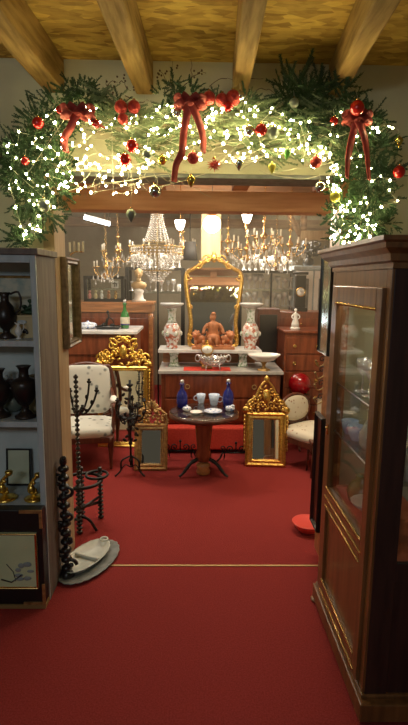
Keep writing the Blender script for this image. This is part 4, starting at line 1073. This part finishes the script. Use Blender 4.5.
# tall floor candelabrum with bobbin stem
k_ = Vector((at(78,450,2.98).x, 2.98, 0)); fc = thing('floor_candelabrum', 'tall black turned candle stand with branching arms before the armchair', 'candelabra', k_)
hz = zat(76,372,2.98)
m = MB(); bobbin(m,0,0,.05,hz*.985,.013,.03); m.build('stem', m_ebony, fc)
m = MB()
for k in range(3):
    a = R(90+120*k+20); m.tube(sm([(0,0,.10),(.06*math.cos(a),.06*math.sin(a),.08),(.11*math.cos(a),.11*math.sin(a),.008)]),.009)
m.build('tripod_foot', m_iron, fc)
za = zat(80,410,2.98)
for k,(dx,dz,dy) in enumerate(((.13,.12,-.02),(-.05,.10,.05),(.07,.16,.05),(.05,.02,-.06))):
    m = MB(); m.tube(sm([(0,0,za-.01),(dx*.4,dy*.4,za-.02),(dx*.8,dy,za+dz*.4),(dx,dy,za+dz)]),.0065)
    m.lathe([(.006,0),(.014,.006),(.016,.014),(.009,.016),(.009,.03)],10,(dx,dy,za+dz-.002)); m.sph((dx*.5,dy*.5,za+.0),(.016,.008,.010)); m.sph((dx*.75,dy*.9,za+dz*.45),(.010,.008,.016))
    m.build('branch', m_iron, fc)
# slim black carved stand in front (dark mass by bookcase)
q = fl(64,580); hs = thing('carved_post', 'black carved wooden stick stand pressed against the bookcase side', 'stand', (q.x+.01, q.y+.03, 0))
hh_ = zat(68,455,hs.location.y)
m = MB(); bobbin(m,0,0,.03,hh_-.05,.025,.05); m.build('post', m_ebony, hs)
m = MB(); m.sph((0,0,hh_-.035),(.02,.02,.03)); m.sph((.008,-.01,hh_-.015),(.013,.013,.013)); m.build('finial', m_ebony, hs)
m = MB(); m.lathe([(.035,0),(.042,.012),(.03,.03),(.018,.045)],14); m.build('base', m_ebony, hs)
m = MB()
for k in range(8): m.spiral((.022*(-1)**k,.08+.07*k),.034,R(40*k),.9,.011,(-1)**k,y=-.01)
m.build('carving', m_ebony, hs)
# boot on the floor by the stand
q = fl(68,560); bo = thing('iron_figure', 'small black cast iron dog doorstop beside the scalloped tray', 'doorstop', (q.x-.03, q.y+.06, 0))
m = MB(); m.sph((0,0,.055),(.03,.055,.035)); m.sph((.0,-.05,.095),(.022,.025,.022)); m.sph((0,-.075,.088),(.012,.018,.010))
for a in (-.018,.018):
    for b in (-.035,.035): m.tube([(a,b,.05),(a,b-.004,.0)],[.012,.010])
    m.sph((a*.9,-.04,.115),(.006,.006,.012),6,4)
m.tube(sm([(0,.05,.07),(0,.075,.09),(0,.07,.12)]),.005); m.build('dog_body', m_iron, bo)
# second torchere in front of the big gilt mirror
def torchere(px, pyb, pyt, label, Yoff=0):
    q = fl(px,pyb); q.y += Yoff
    t = thing('iron_torchere', label, 'candle stand', (q.x,q.y,0)); H = zat(px,pyt,q.y)
    m = MB(); m.tube([(0,0,.08),(0,0,H-.05)],.009); 
    for k in range(5): m.sph((0,0,.12+k*(H-.2)/4),(.018,.018,.022),8,6)
    m.build('stem', m_iron, t)
    m = MB()
    for k in range(3):
        a = R(90+120*k); c,s = math.cos(a),math.sin(a); m.tube(sm([(0,0,.16),(.08*c,.08*s,.13),(.09*c,.09*s,.05),(.14*c,.14*s,.008)]),.008)
        m.tube(sm([(0,0,.06),(.05*c,.05*s,.09),(.09*c,.09*s,.05)]),.005)
    m.build('tripod_foot', m_iron, t)
    for k in range(5):
        a = 2*math.pi*k/5+.3; c,s = math.cos(a),math.sin(a); zb = H*.62
        m = MB(); m.tube(sm([(0,0,zb),(.08*c,.08*s,zb-.04),(.13*c,.13*s,zb+.05),(.115*c,.115*s,zb+.12)]),.006)
        m.sph((.07*c,.07*s,zb),(.025,.018,.012)); m.sph((.11*c,.11*s,zb+.02),(.014,.014,.02))
        m.lathe([(.005,0),(.018,.006),(.02,.012),(.009,.014),(.009,.03)],10,(.115*c,.115*s,zb+.115)); m.build('branch', m_iron, t)
    m = MB(); rnd = random.Random(2)
    for k in range(26):
        a = rnd.uniform(0,6.28); z = rnd.uniform(H*.35,H*.85); r_ = rnd.uniform(.015,.07)
        m.sph((r_*math.cos(a),r_*math.sin(a),z),(.020,.008,.012),6,4,rot=Matrix.Rotation(rnd.uniform(-1.5,1.5),3,'Y'))
    m.build('iron_leaves', m_iron, t)
    m = MB(); m.lathe([(.008,H-.06),(.026,H-.045),(.028,H-.035),(.010,H-.03),(.010,H)],12); m.build('candle_socket', m_iron, t)
    return t
torchere(131,474,380,'black wrought iron torchere with leafy branches before the large gilt mirror')
# iron scroll trivets under the round table
def scroll_stand(px, py, label):
    q = fl(px,py); t = thing('iron_firedog', label, 'firedog', (q.x,q.y+.04,0))
    m = MB(); m.tube([(-.12,0,.09),(.12,0,.09)],.007)
    for s in (-1,1):
        m.tube(sm([(s*.12,0,.09),(s*.14,0,.04),(s*.17,0,.008)]),.008); m.tube([(s*.10,0,.09),(s*.10,.07,.008)],.006)
        m.spiral((s*.05,.125),.036,R(-90),1.2,.007,s); m.spiral((s*.12,.13),.028,R(-90),1.1,.006,-s)
    m.build('scrolls', m_iron, t)
    m = MB(); m.tube([(0,0,.09),(0,0,.17)],.006); m.sph((0,0,.18),.013,8,6); m.build('finial', m_iron, t)
scroll_stand(180,462,'black wrought iron scroll firedog on the floor left of the table foot')
scroll_stand(236,464,'black wrought iron scroll firedog on the floor right of the table foot')
# scalloped tray and divided dish on the floor
q = fl(90,563); tr = thing('scalloped_tray', 'dark grey scalloped oval tray lying on the carpet by the threshold', 'tray', (q.x,q.y,0), R(-22))
def scal(a, b, z, n, amp, k=72): return [((a*(1+amp*abs(math.sin(n*t/2))))*math.cos(t),(b*(1+amp*abs(math.sin(n*t/2))))*math.sin(t),z) for t in [2*math.pi*i/k for i in range(k)]]
def oval(name, par, m_, rings, n, amp):
    vs=[]; fs=[]; K=72
    for (a,b,z) in rings: vs += scal(a,b,z,n,amp,K)
    for i in range(len(rings)-1):
        for k in range(K): fs.append((i*K+k,i*K+(k+1)%K,(i+1)*K+(k+1)%K,(i+1)*K+k))
    fs.append(tuple(range(K-1,-1,-1))); fs.append(tuple((len(rings)-1)*K+k for k in range(K)))
    m = MB(); m.add(vs,fs); return m.build(name, m_, par)
oval('tray_body', tr, m_bluegrey, [(.10,.205,0),(.123,.230,.012),(.129,.235,.018),(.121,.226,.016),(.095,.20,.008)], 22, .035)
dd = thing('divided_dish', 'ivory oval divided dish with scalloped rim on the dark grey tray', 'dish', (q.x-.020,q.y+.020,.009), R(-22))
oval('dish_body', dd, m_ivory, [(.070,.155,0),(.092,.182,.028),(.096,.187,.032),(.089,.179,.030),(.064,.15,.010)], 20, .03)
MB().box((0,0,.02),(.155,.020,.018)).build('divider', m_ivory, dd, .003)
MB().torus((0,.178,.036),.022,.006,14,6,'z').build('handle', m_ivory, dd)

# ================================================================== LAMPS IN THE BACK ROOM
gY = 4.78
gl = thing('pendant_globe', 'large brightly lit round globe pendant above the rococo mirror', 'lamp', at(212,224,gY))
MB().sph((0,0,0),.080,24,16).build('globe', m_globe, gl)
MB().lathe([(.03,.062),(.05,.07),(.035,.09),(.012,.11)],16).build('cap', m_brass, gl)
m = MB(); m.tube([(0,0,.10),(0,0,2.56-gl.location.z)],.004); m.build('cord', m_ebony, gl)
lp = point('pendant_bulb', gl.location+Vector((0,-.0,-.09)), 15, (1,.83,.58), .05); lp.parent = gl; lp.location = (0,-.12,-.02)
def tulip(px, py, Y, label):
    t = thing('tulip_wall_lamp', label, 'lamp', at(px,py,Y))
    MB().lathe([(.012,-.05),(.024,-.045),(.036,-.015),(.046,.028),(.043,.03),(.03,-.012),(0,-.03)],16).build('tulip_shade', m_tulip, t)
    MB().lathe([(.004,-.075),(.012,-.07),(.014,-.05)],10).build('socket', m_brass, t)
    m = MB(); m.tube(sm([(0,0,-.07),(0,.02,-.12),(0,.10,-.10),(0,.12,0),(0,.12,2.56-t.location.z)]),.004); m.build('arm', m_brass, t)
    m = MB()
    for k in range(5): m.sph((0,0,-.10-.022*k),.007,6,5)
    m.build('crystal_drops', m_cryst, t)
    return t
tulip(247,217,4.5,'lit tulip glass lamp hanging right of the bright globe')
tulip(180,224,4.5,'lit tulip glass lamp hanging left of the bright globe')
# fluorescent batten
ft = thing('fluorescent_lamp', 'glowing white fluorescent tube on the back room ceiling at left', 'lamp', at(97,221,4.6)); 
ft.rotation_euler = (0, R(12), R(20))
o = MB().tube([(-.115,0,0),(.115,0,0)],.013,10).build('tube', m_tube, ft)
MB().box((0,0,.022),(.24,.03,.014)).build('casing', m_tubebody, ft, .004)
m = MB(); m.tube([(-.1,0,.03),(-.1,0,2.56-ft.location.z+.0)],.003); m.tube([(.1,0,.03),(.1,0,2.56-ft.location.z+.03)],.003); m.build('hanger', m_iron, ft)
# charcoal lampshade left of the post
t = thing('drum_lampshade', 'charcoal drum lampshade hanging left of the pale post', 'lampshade', at(190,250,5.1))
MB().lathe([(.075,-.10),(.078,-.10),(.055,.08),(.052,.08)],24).build('shade', m_lampshade, t); MB().tube([(0,0,.08),(0,0,2.56-t.location.z)],.004).tube([(-.054,0,.08),(.054,0,.08)],.003).build('cord', m_iron, t)

# ================================================================== CHANDELIERS
def chandelier(px, py, Y, label, Rr=.16, n=6, candles=True, drops=30, ceil=2.56, col=None, lit=False, H=.22):
    c = at(px,py,Y); t = thing('brass_chandelier', label, 'chandelier', c, R(px*7))
    bm_ = col or m_brass
    MB().lathe([(.004,-H*.6),(.02,-H*.5),(.028,-H*.4),(.012,-H*.3),(.008,-.02),(.03,0),(.034,.02),(.012,.05),(.008,H*.6),(.022,H*.66),(.01,H*.75),(.004,H*.8)],12).build('stem', bm_, t)
    m = MB(); z = H*.8; zt = ceil-c.z
    k = 0
    while z < zt:
        m.torus((0,0,z),.010,.0022,8,4,'y' if k%2 else 'x'); z += .018; k += 1
    m.build('chain', bm_, t)
    rnd = random.Random(int(px*3+py))
    for k in range(n):
        a = 2*math.pi*k/n; cs, sn = math.cos(a), math.sin(a)
        m = MB(); m.tube(sm([(.02*cs,.02*sn,-H*.25),(Rr*.45*cs,Rr*.45*sn,-H*.45),(Rr*.9*cs,Rr*.9*sn,-H*.22),(Rr*cs,Rr*sn,0)],5),.0048,5)
        m.lathe([(.004,0),(.022,.006),(.024,.012),(.010,.014)],10,(Rr*cs,Rr*sn,0)); ar = m.build('arm', bm_, t)
        if candles: MB().tube([(Rr*cs,Rr*sn,.012),(Rr*cs,Rr*sn,.075)],.008,8).build('candle', m_candleglow if lit else m_wax, ar)
    for k in range(drops):
        a = rnd.uniform(0,6.28); f_ = rnd.choice((.35,.6,1.0,1.0)); z = -H*.25*f_ - rnd.uniform(.0,.10)
        m = MB(); x, y = Rr*f_*math.cos(a), Rr*f_*math.sin(a)
        m.sph((x,y,z),(.005,.005,.009),6,4); m.sph((x,y,z-.022),(.009,.006,.016),6,4); m.sph((x,y,z+.014),.004,5,3)
        m.build('crystal_drop', m_crystb, t)
    return t
chandelier(264,238,4.6,'brass chandelier with cream candles and crystal drops, right of the tulip lamp',.15,6,drops=34)
chandelier(290,246,4.9,'brass candle chandelier nearest the right side of the opening',.15,6,drops=34)
chandelier(247,250,5.2,'brass chandelier low behind the lit tulip lamp on the right',.15,6,drops=34)
chandelier(276,258,5.5,'small brass chandelier hanging lowest above the right glassware',.13,5,drops=40)
chandelier(118,252,5.1,'brass chandelier with cream candles left of the crystal chandelier',.17,6,drops=30)
chandelier(106,268,5.5,'small brass chandelier lowest at the far left above the cupboard',.14,5,drops=30)
chandelier(183,246,5.6,'small brass chandelier half behind the crystal chandelier',.14,6,drops=30)
chandelier(228,243,5.3,'slender brass chandelier between the globe and the right tulip lamp',.11,5,drops=26)
# crystal chandelier
c = at(157,250,4.55)
cr = thing('crystal_chandelier', 'large tiered crystal bead chandelier with beaded cone and drum', 'chandelier', c)
s = 1/(494/4.55)   # metres per pixel here
def ring(r,z,m): m.torus((0,0,z),r,.004,32,5)
m = MB(); ring(24*s,3*s,m); ring(24*s,-3*s,m); ring(11*s,8*s,m); ring(5*s,33*s,m); ring(14*s,-20*s,m); m.tube([(0,0,-20*s),(0,0,35*s)],.005); 
for k in range(4):
    a = k*math.pi/2; m.tube([(0,0,3*s),(24*s*math.cos(a),24*s*math.sin(a),3*s)],.003,4)
m.build('brass_rings', m_brassd, cr)
z = 35*s; m = MB(); k = 0
while z < 2.56-c.z: m.torus((0,0,z),.011,.0025,8,4,'y' if k%2 else 'x'); z += .02; k += 1
m.build('chain', m_brass, cr)
for k in range(16):   # cone strands
    a = 2*math.pi*k/16; m = MB()
    for i in range(13):
        t_ = i/12; r_ = (5+(12-5)*t_**1.3)*s; m.sph((r_*math.cos(a),r_*math.sin(a),(33-25*t_)*s),.0085,6,4)
    m.build('crystal_strand', m_crystb, cr)
for k in range(36):   # drum strands
    a = 2*math.pi*k/36; m = MB()
    for i in range(7):
        t_ = i/6; r_ = (24-8*t_**2)*s; m.sph((r_*math.cos(a),r_*math.sin(a),(1-19*t_)*s),.0085,6,4)
    m.sph((25*s*math.cos(a),25*s*math.sin(a),-7*s),(.007,.007,.016),6,4)
    m.build('crystal_strand', m_crystb, cr)
for k in range(14):
    a = 2*math.pi*k/14; m = MB()
    for i in range(5): m.sph((13*s*math.cos(a)*(1-i*.16),13*s*math.sin(a)*(1-i*.16),(-21-i*2.2)*s),.008,6,4)
    m.build('crystal_strand', m_crystb, cr)
for k in range(8):
    a = 2*math.pi*(k+.5)/8; m = MB(); x,y = 27*s*math.cos(a),27*s*math.sin(a)
    m.tube(sm([(22*s*math.cos(a),22*s*math.sin(a),-3*s),(x,y,-4*s),(x,y,2*s)]),.004,5); m.lathe([(.004,0),(.02,.005),(.010,.012)],8,(x,y,2*s)); ar = m.build('arm', m_brass, cr)
    MB().tube([(x,y,2*s+.01),(x,y,2*s+.06)],.007,6).build('candle', m_wax, ar)
# long hanging lanterns / ornaments just behind the opening

# ================================================================== GARLAND, FAIRY LIGHTS, ORNAMENTS
GY = 2.44
rg = random.Random(11)
def sprig(mb, o, d, L, nl, wn, step=.0048, roll=None):
    d = d.normalized(); a = d.orthogonal().normalized(); a = Matrix.Rotation(rg.uniform(0,6.28) if roll is None else roll, 3, d) @ a; b = d.cross(a)
    n = int(L/step); bend = a*rg.uniform(-.25,.25)
    vs = []; fs = []
    for i in range(n):
        t = i/n; p_ = o + d*(L*t) + bend*(L*t*t); ll = nl*(1-.45*t)*rg.uniform(.8,1.15)
        for s in (-1,1):
            dirn = (d*.75 + b*s*rg.uniform(.5,.9) + a*rg.uniform(-.7,.7)).normalized()
            w_ = dirn.cross(Vector((0,-1,.2))).normalized()*wn
            k = len(vs); vs += [p_-w_, p_+w_, p_+dirn*ll]; fs.append((k,k+1,k+2))
    mb.add(vs, fs, False); mb.tube([o, o+d*L*.5+bend*L*.25, o+d*L+bend*L], [.0022,.0018,.001], 4)
def clump(mb, px, py, r, n, nl=.015, L=(.025,.055), out=None, w=.0026, ysp=.09):
    s = GY/494
    for i in range(int(n*5.5)):
        a = rg.uniform(0,6.28); q = r*math.sqrt(rg.random())*s
        c_ = at(px,py,GY); o = c_ + Vector((q*math.cos(a), rg.uniform(-ysp,ysp), q*math.sin(a)))
        d_ = Vector((math.cos(a), rg.uniform(-.9,.3), math.sin(a)))
        if out is not None: d_ = d_*.5 + Vector((out[0], 0, out[1]))
        sprig(mb, o, d_, rg.uniform(*L), nl, w)
ga = thing('fir_garland', 'lit fir garland arching along the wall over the opening', 'garland', at(200,140,GY))
def gm(): m = MB(); m.M = Matrix.Translation(-ga.location); return m
lf = [(18,152,16,26),(22,175,18,26),(30,195,18,26),(34,150,20,26),(42,128,20,24),(60,112,20,22),(55,138,14,10),(46,212,14,20),(30,228,11,14),(20,240,7,9),(58,165,13,12),(56,190,12,14),(15,165,12,12),(80,100,14,14),(92,98,10,9)]
m = gm()
for c_ in lf: clump(m,*c_)
m.build('left_foliage', m_fir, ga)
rtc = [(345,118,18,22),(362,128,18,24),(372,150,20,26),(368,175,18,24),(372,200,18,24),(362,222,17,24),(345,235,12,16),(350,160,14,16),(345,190,13,16),(338,212,12,14),(385,175,13,12),(384,225,9,10),(330,130,16,14),(345,140,14,12)]
m = gm()
for c_ in rtc: clump(m,*c_)
m.build('right_foliage', m_fir, ga)
m = gm()
for c_ in ((305,100,12,8),(320,94,10,6),(295,90,8,4),(285,97,8,4),(335,100,9,5),(300,110,12,8)): clump(m,*c_,L=(.06,.12),nl=.023)
for (a,b) in (((300,112),(317,80)),((285,100),(312,88)),((318,105),(330,84))): 
    A,B = at(*a,GY),at(*b,GY); sprig(m,A,B-A,(B-A).length,.03,.0018)
m.build('upper_foliage', m_fir, ga)
m = gm()
for x in range(100,335,11):
    y = 122+8*math.sin(x*.05)+rg.uniform(-4,4)
    clump(m, x, y, 14, 4, out=(rg.choice((-1,1))*1.2,rg.uniform(-.3,.3)), L=(.06,.12), nl=.018)
    if x % 2: clump(m, x, y+18, 10, 2, out=(1.2,-.1), L=(.06,.12), nl=.022)
m.build('middle_foliage', m_firp, ga)
m = gm()
for c_ in ((190,98,10,9),(175,92,6,5),(165,103,8,5),(120,112,9,5),(215,108,9,6),(245,108,9,6)): clump(m,*c_)
m.build('bow_foliage', m_fir, ga)
# pale twigs woven in the middle
m = gm()
def arc(a, b, sag, r=.0016, wob=3, n=7):
    pts = []
    for i in range(n):
        t = i/(n-1); pts.append(at(a[0]+(b[0]-a[0])*t+rg.uniform(-wob,wob), a[1]+(b[1]-a[1])*t+sag*math.sin(math.pi*t)+rg.uniform(-wob,wob), GY+rg.uniform(-.05,.08)))
    m.tube(sm(pts,3), [r*1.3,r,r*.6], 4)
for i in range(46):
    x = rg.uniform(60,290); y = rg.uniform(110,175); L_ = rg.uniform(40,90); a = rg.uniform(-.35,.35)
    arc((x,y),(x+L_*math.cos(a),y+L_*math.sin(a)),rg.uniform(-10,10))
for a,b,s_ in (((60,195),(150,185),-6),((110,182),(240,155),4),((150,190),(225,165),3),((230,165),(335,135),4),((240,170),(340,150),-12),((70,170),(180,150),8),((200,150),(330,160),-14)): arc(a,b,s_,.0022,1.5)
for i in range(14):
    x = rg.uniform(90,200); arc((x,rg.uniform(160,185)),(x+rg.uniform(-30,30),rg.uniform(185,200)),rg.uniform(-4,4),.0012)
m.build('pale_twigs', m_twig, ga)
m = gm()
for a,b,s_ in (((165,95),(172,62),4),((180,92),(205,72),-5),((175,88),(160,70),3),((190,85),(192,60),2),((100,98),(118,82),-6),((118,82),(130,92),-5),((126,95),(150,100),3),((230,95),(262,78),-6),((210,88),(232,80),-5),((110,92),(105,80),2),((255,92),(285,108),-10)): arc(a,b,s_,.0016,1.5)
for i in range(34):
    x,y = rg.choice(((112,84),(120,80),(128,90),(172,70),(200,74),(160,74),(108,90))); q = at(x+rg.uniform(-6,6),y+rg.uniform(-5,5),GY); m.sph(q,.005,5,4)
m.build('bare_twigs', m_darktwig, ga)

# fairy lights
def string(label, regs, n, seed):
    r_ = random.Random(seed); pts = []
    t = thing('fairy_lights', label, 'fairy lights', at(regs[0][0],regs[0][1],GY-.08), group='fairy light strings on the fir garland')
    wts = [g[4] for g in regs]
    for i in range(n):
        g = r_.choices(regs, wts)[0]
        a, q = r_.uniform(0,6.28), math.sqrt(r_.random())
        pts.append((g[0]+g[2]*q*math.cos(a), g[1]+g[3]*q*math.sin(a)))
    order = [pts.pop(0)]
    while pts:
        l = order[-1]; j = min(range(len(pts)), key=lambda k: (pts[k][0]-l[0])**2+(pts[k][1]-l[1])**2); order.append(pts.pop(j))
    P3 = [at(x,y,GY-r_.uniform(.05,.12))-t.location for x,y in order]
    MB().tube([p_+Vector((0,.008,0)) for p_ in P3], .0011, 4).build('cord', m_wirew, t)
    for p_ in P3: MB().sph(p_, r_.choice((.0030,.0038,.0042,.005,.0062)), 8, 5).build('bulb', m_fairy, t)
    return t
string('fairy light string on the left flank of the garland', [(25,160,22,30,2),(40,200,16,22,2),(28,232,14,10,1.2),(50,140,18,20,1.5),(20,190,14,20,.8),(52,118,14,12,.8)], 62, 1)
string('fairy light string on the left shoulder of the garland', [(85,120,26,16,1.5),(75,150,20,18,1.5),(100,165,26,16,1.8),(85,185,26,8,1.6),(125,180,26,12,1.6),(60,175,14,14,1)], 92, 2)
string('fairy light string on the centre left of the garland', [(130,130,24,16,1.2),(165,120,22,16,1.2),(150,160,26,14,1.6),(190,150,22,12,1),(135,192,24,6,.5),(200,120,20,14,1)], 78, 3)
string('fairy light string on the centre right of the garland', [(235,115,22,16,1.4),(265,118,20,20,1.2),(225,140,22,12,1.2),(255,152,30,9,2),(290,150,22,9,1.6),(285,130,20,12,.8),(235,160,22,8,.5)], 84, 4)
string('fairy light string on the right shoulder of the garland', [(318,158,16,12,2.2),(335,180,8,18,2.2),(340,210,10,22,1.4),(320,130,20,12,.8),(350,125,24,14,.8),(385,130,10,10,.3)], 62, 5)
string('fairy light string on the right flank of the garland', [(365,150,18,20,1),(378,190,14,26,1),(360,215,20,20,1.4),(345,236,16,9,1),(370,236,14,8,.7),(395,205,4,8,.2)], 52, 6)

# ribbons
def ribbon(mb, pts, w, th=.0025, tw=0):
    pts = sm(pts, 6); vs = []; n = len(pts)
    for i, p_ in enumerate(pts):
        t_ = (pts[min(i+1,n-1)]-pts[max(i-1,0)]).normalized()
        a = Vector((math.cos(tw*i/n), math.sin(tw*i/n), 0)); 
        s_ = (a - t_*a.dot(t_)).normalized()*w/2; nn = s_.cross(t_).normalized()*th
        vs += [p_-s_-nn, p_+s_-nn, p_+s_+nn, p_-s_+nn]
    fs = [(0,1,2,3),(4*n-1,4*n-2,4*n-3,4*n-4)]
    for i in range(n-1):
        for k in range(4): fs.append((i*4+k,i*4+(k+1)%4,(i+1)*4+(k+1)%4,(i+1)*4+k))
    mb.add(vs, fs)
def bow(px, py, s, tails, label, Y=GY-.12):
    c_ = at(px,py,Y); t = thing('ribbon_bow', label, 'bow', c_, group=None)
    k = Y/494
    for sx in (-1,1):
        for up_ in (.25,-.35):
            m = MB(); pts = [(0,0,0),(sx*s*.55*k,-.02,(up_*s*.8+2)*k),(sx*s*k,-.005,(up_*s)*k),(sx*s*.6*k,.02,(up_*s*.4-3)*k),(0,0.005,0)]
            ribbon(m, pts, 7*k); m.build('loop', m_ribbon, t)
    MB().sph((0,-.008,0),(4*k,3.5*k,4*k),10,7).build('knot', m_ribbon, t)
    for tl in tails:
        m = MB(); P_ = [Vector((0,0,0))] + [at(x,y,Y+rg.uniform(-.01,.02))-c_ for x,y in tl]
        ribbon(m, P_, 7*k, tw=1.0); m.build('tail', m_ribbon, t)
bow(78,112,13,[[(70,128),(64,140),(66,152)],[(92,120),(104,128)]],'red ribbon bow on the left shoulder of the garland')
bow(190,102,12,[[(184,130),(182,152),(176,165),(174,182)],[(199,122),(203,138),(203,152)]],'red ribbon bow with long tails at the top centre')
bow(357,118,11,[[(352,138),(348,158),(347,178)],[(364,136),(367,155),(369,180)]],'red ribbon bow with two tails on the right shoulder')

# ornaments
def bauble(px, py, r, label, m_, kind='ball', Y=None, hang=7, name=None, group=None):
    Y = Y or GY-.10; rr = r*Y/494; c_ = at(px,py,Y)
    t = thing(name or 'bauble', label, 'ornament', c_, group=group)
    m = MB()
    if kind == 'star':
        for i in range(40):
            a, z = rg.uniform(0,6.28), rg.uniform(-1,1); q = math.sqrt(1-z*z); d_ = Vector((q*math.cos(a),q*math.sin(a),z))
            m.tube([d_*rr*.2, d_*rr*rg.uniform(.9,1.25)], [rr*.16,rr*.02], 4)
        m.sph((0,0,0), rr*.55, 8, 6)
    elif kind == 'drop':
        m.lathe([(0.0005,-rr*1.6),(rr*.5,-rr*.9),(rr,0),(rr*.8,rr*.6),(rr*.2,rr)],14)
    else:
        m.sph((0,0,0), rr, 18, 12)
    m.build('ball' if kind == 'ball' else 'body', m_, t)
    MB().lathe([(rr*.22,rr*.9),(rr*.25,rr*1.18),(rr*.1,rr*1.25)],10).build('cap', m_brass, t)
    MB().tube([(0,0,rr*1.2),(0,.02,rr*1.2+hang*Y/494)],.0009,4).build('thread', m_wirew, t)
    return t
bauble(38,123,5.5,'shiny red bauble on the upper left flank of the garland',m_bred)
bauble(25,161,4,'small dark red bauble low on the left flank',m_bred)
bauble(60,110,4,'red bauble left of the left ribbon bow',m_bred)
bauble(96,124,4,'red bauble right of the left ribbon bow',m_bred)
bauble(121,107,6,'left red bauble of the cluster above the opening left part',m_bdred)
bauble(134,107,6,'right red bauble of the cluster above the opening left part',m_bdred)
bauble(123,119,5,'lowest red bauble of the cluster of three',m_bdred)
bauble(132,146,6,'upper red bauble of the pair hanging left of centre',m_bred)
bauble(125,160,6,'lower red bauble of the pair hanging left of centre',m_bred)
bauble(147,155,5,'matt grey bauble beside the hanging red pair',m_bgrey)
bauble(162,160,4.5,'brown and gold bauble beside the grey bauble',m_bgold)
bauble(193,158,5.5,'red bauble hanging left of the spiky red star',m_bdred)
bauble(214,165,6,'spiky red star ornament hanging at the centre',m_bdred,'star',name='star_ornament')
bauble(209,98,6,'red bauble directly right of the centre bow',m_bdred)
bauble(222,100,6,'red glitter bauble second right of the centre bow',m_bdred)
bauble(233,98,7,'large red glitter bauble third right of the centre bow',m_bdred)
bauble(228,106,5,'red bauble under the centre right cluster',m_bred)
bauble(261,130,6,'red bauble on the right centre of the garland',m_bred)
bauble(273,133,5.5,'clear silver bauble right of the right centre red one',m_bgrey)
bauble(249,131,5.5,'white glass bauble left of the right centre red one',m_bsil)
bauble(294,103,4.5,'greenish grey bauble high on the right part of the garland',m_bgrey)
bauble(177,113,4.5,'silver glass bauble left of the centre bow',m_bsil)
bauble(240,96,4.5,'silver glass bauble at the right end of the red cluster',m_bsil)
bauble(287,153,4,'green glitter ornament hanging right of centre',m_bgreen,'drop')
bauble(316,162,5.5,'red glitter bauble above the right corner of the opening',m_bdred)
bauble(334,121,4,'small red bauble left of the right bow',m_bred)
bauble(357,108,7,'large shiny red bauble on top of the right bow',m_bred,Y=GY-.16)
bauble(399,172,6,'shiny red bauble at the far right of the garland',m_bred)
bauble(335,197,5,'yellow bauble low on the right flank of the garland',m_byel)
bauble(320,187,5,'silver bauble hanging at the right corner of the opening',m_bsil)
bauble(399,141,4,'gold drop ornament on the wall right of the garland',m_bgold,'drop')
bauble(155,191,6,'silver glass bauble hanging into the opening left of centre',m_bsil)
bauble(191,180,4.5,'amber drop ornament hanging below the centre bow',m_bgold,'drop')
bauble(239,163,4.5,'silver drop ornament hanging right of the red star',m_bsil,'drop')
bauble(272,167,4,'yellow drop ornament hanging over the opening right of centre',m_byel,'drop')
bauble(131,214,5,'smoky glass drop hanging in the opening beside the fluorescent lamp',m_bgrey,'drop',hang=35)
bauble(44,205,6,'dusky blue grey bauble low on the left flank',m_bgrey)
# brass lantern ornament under centre
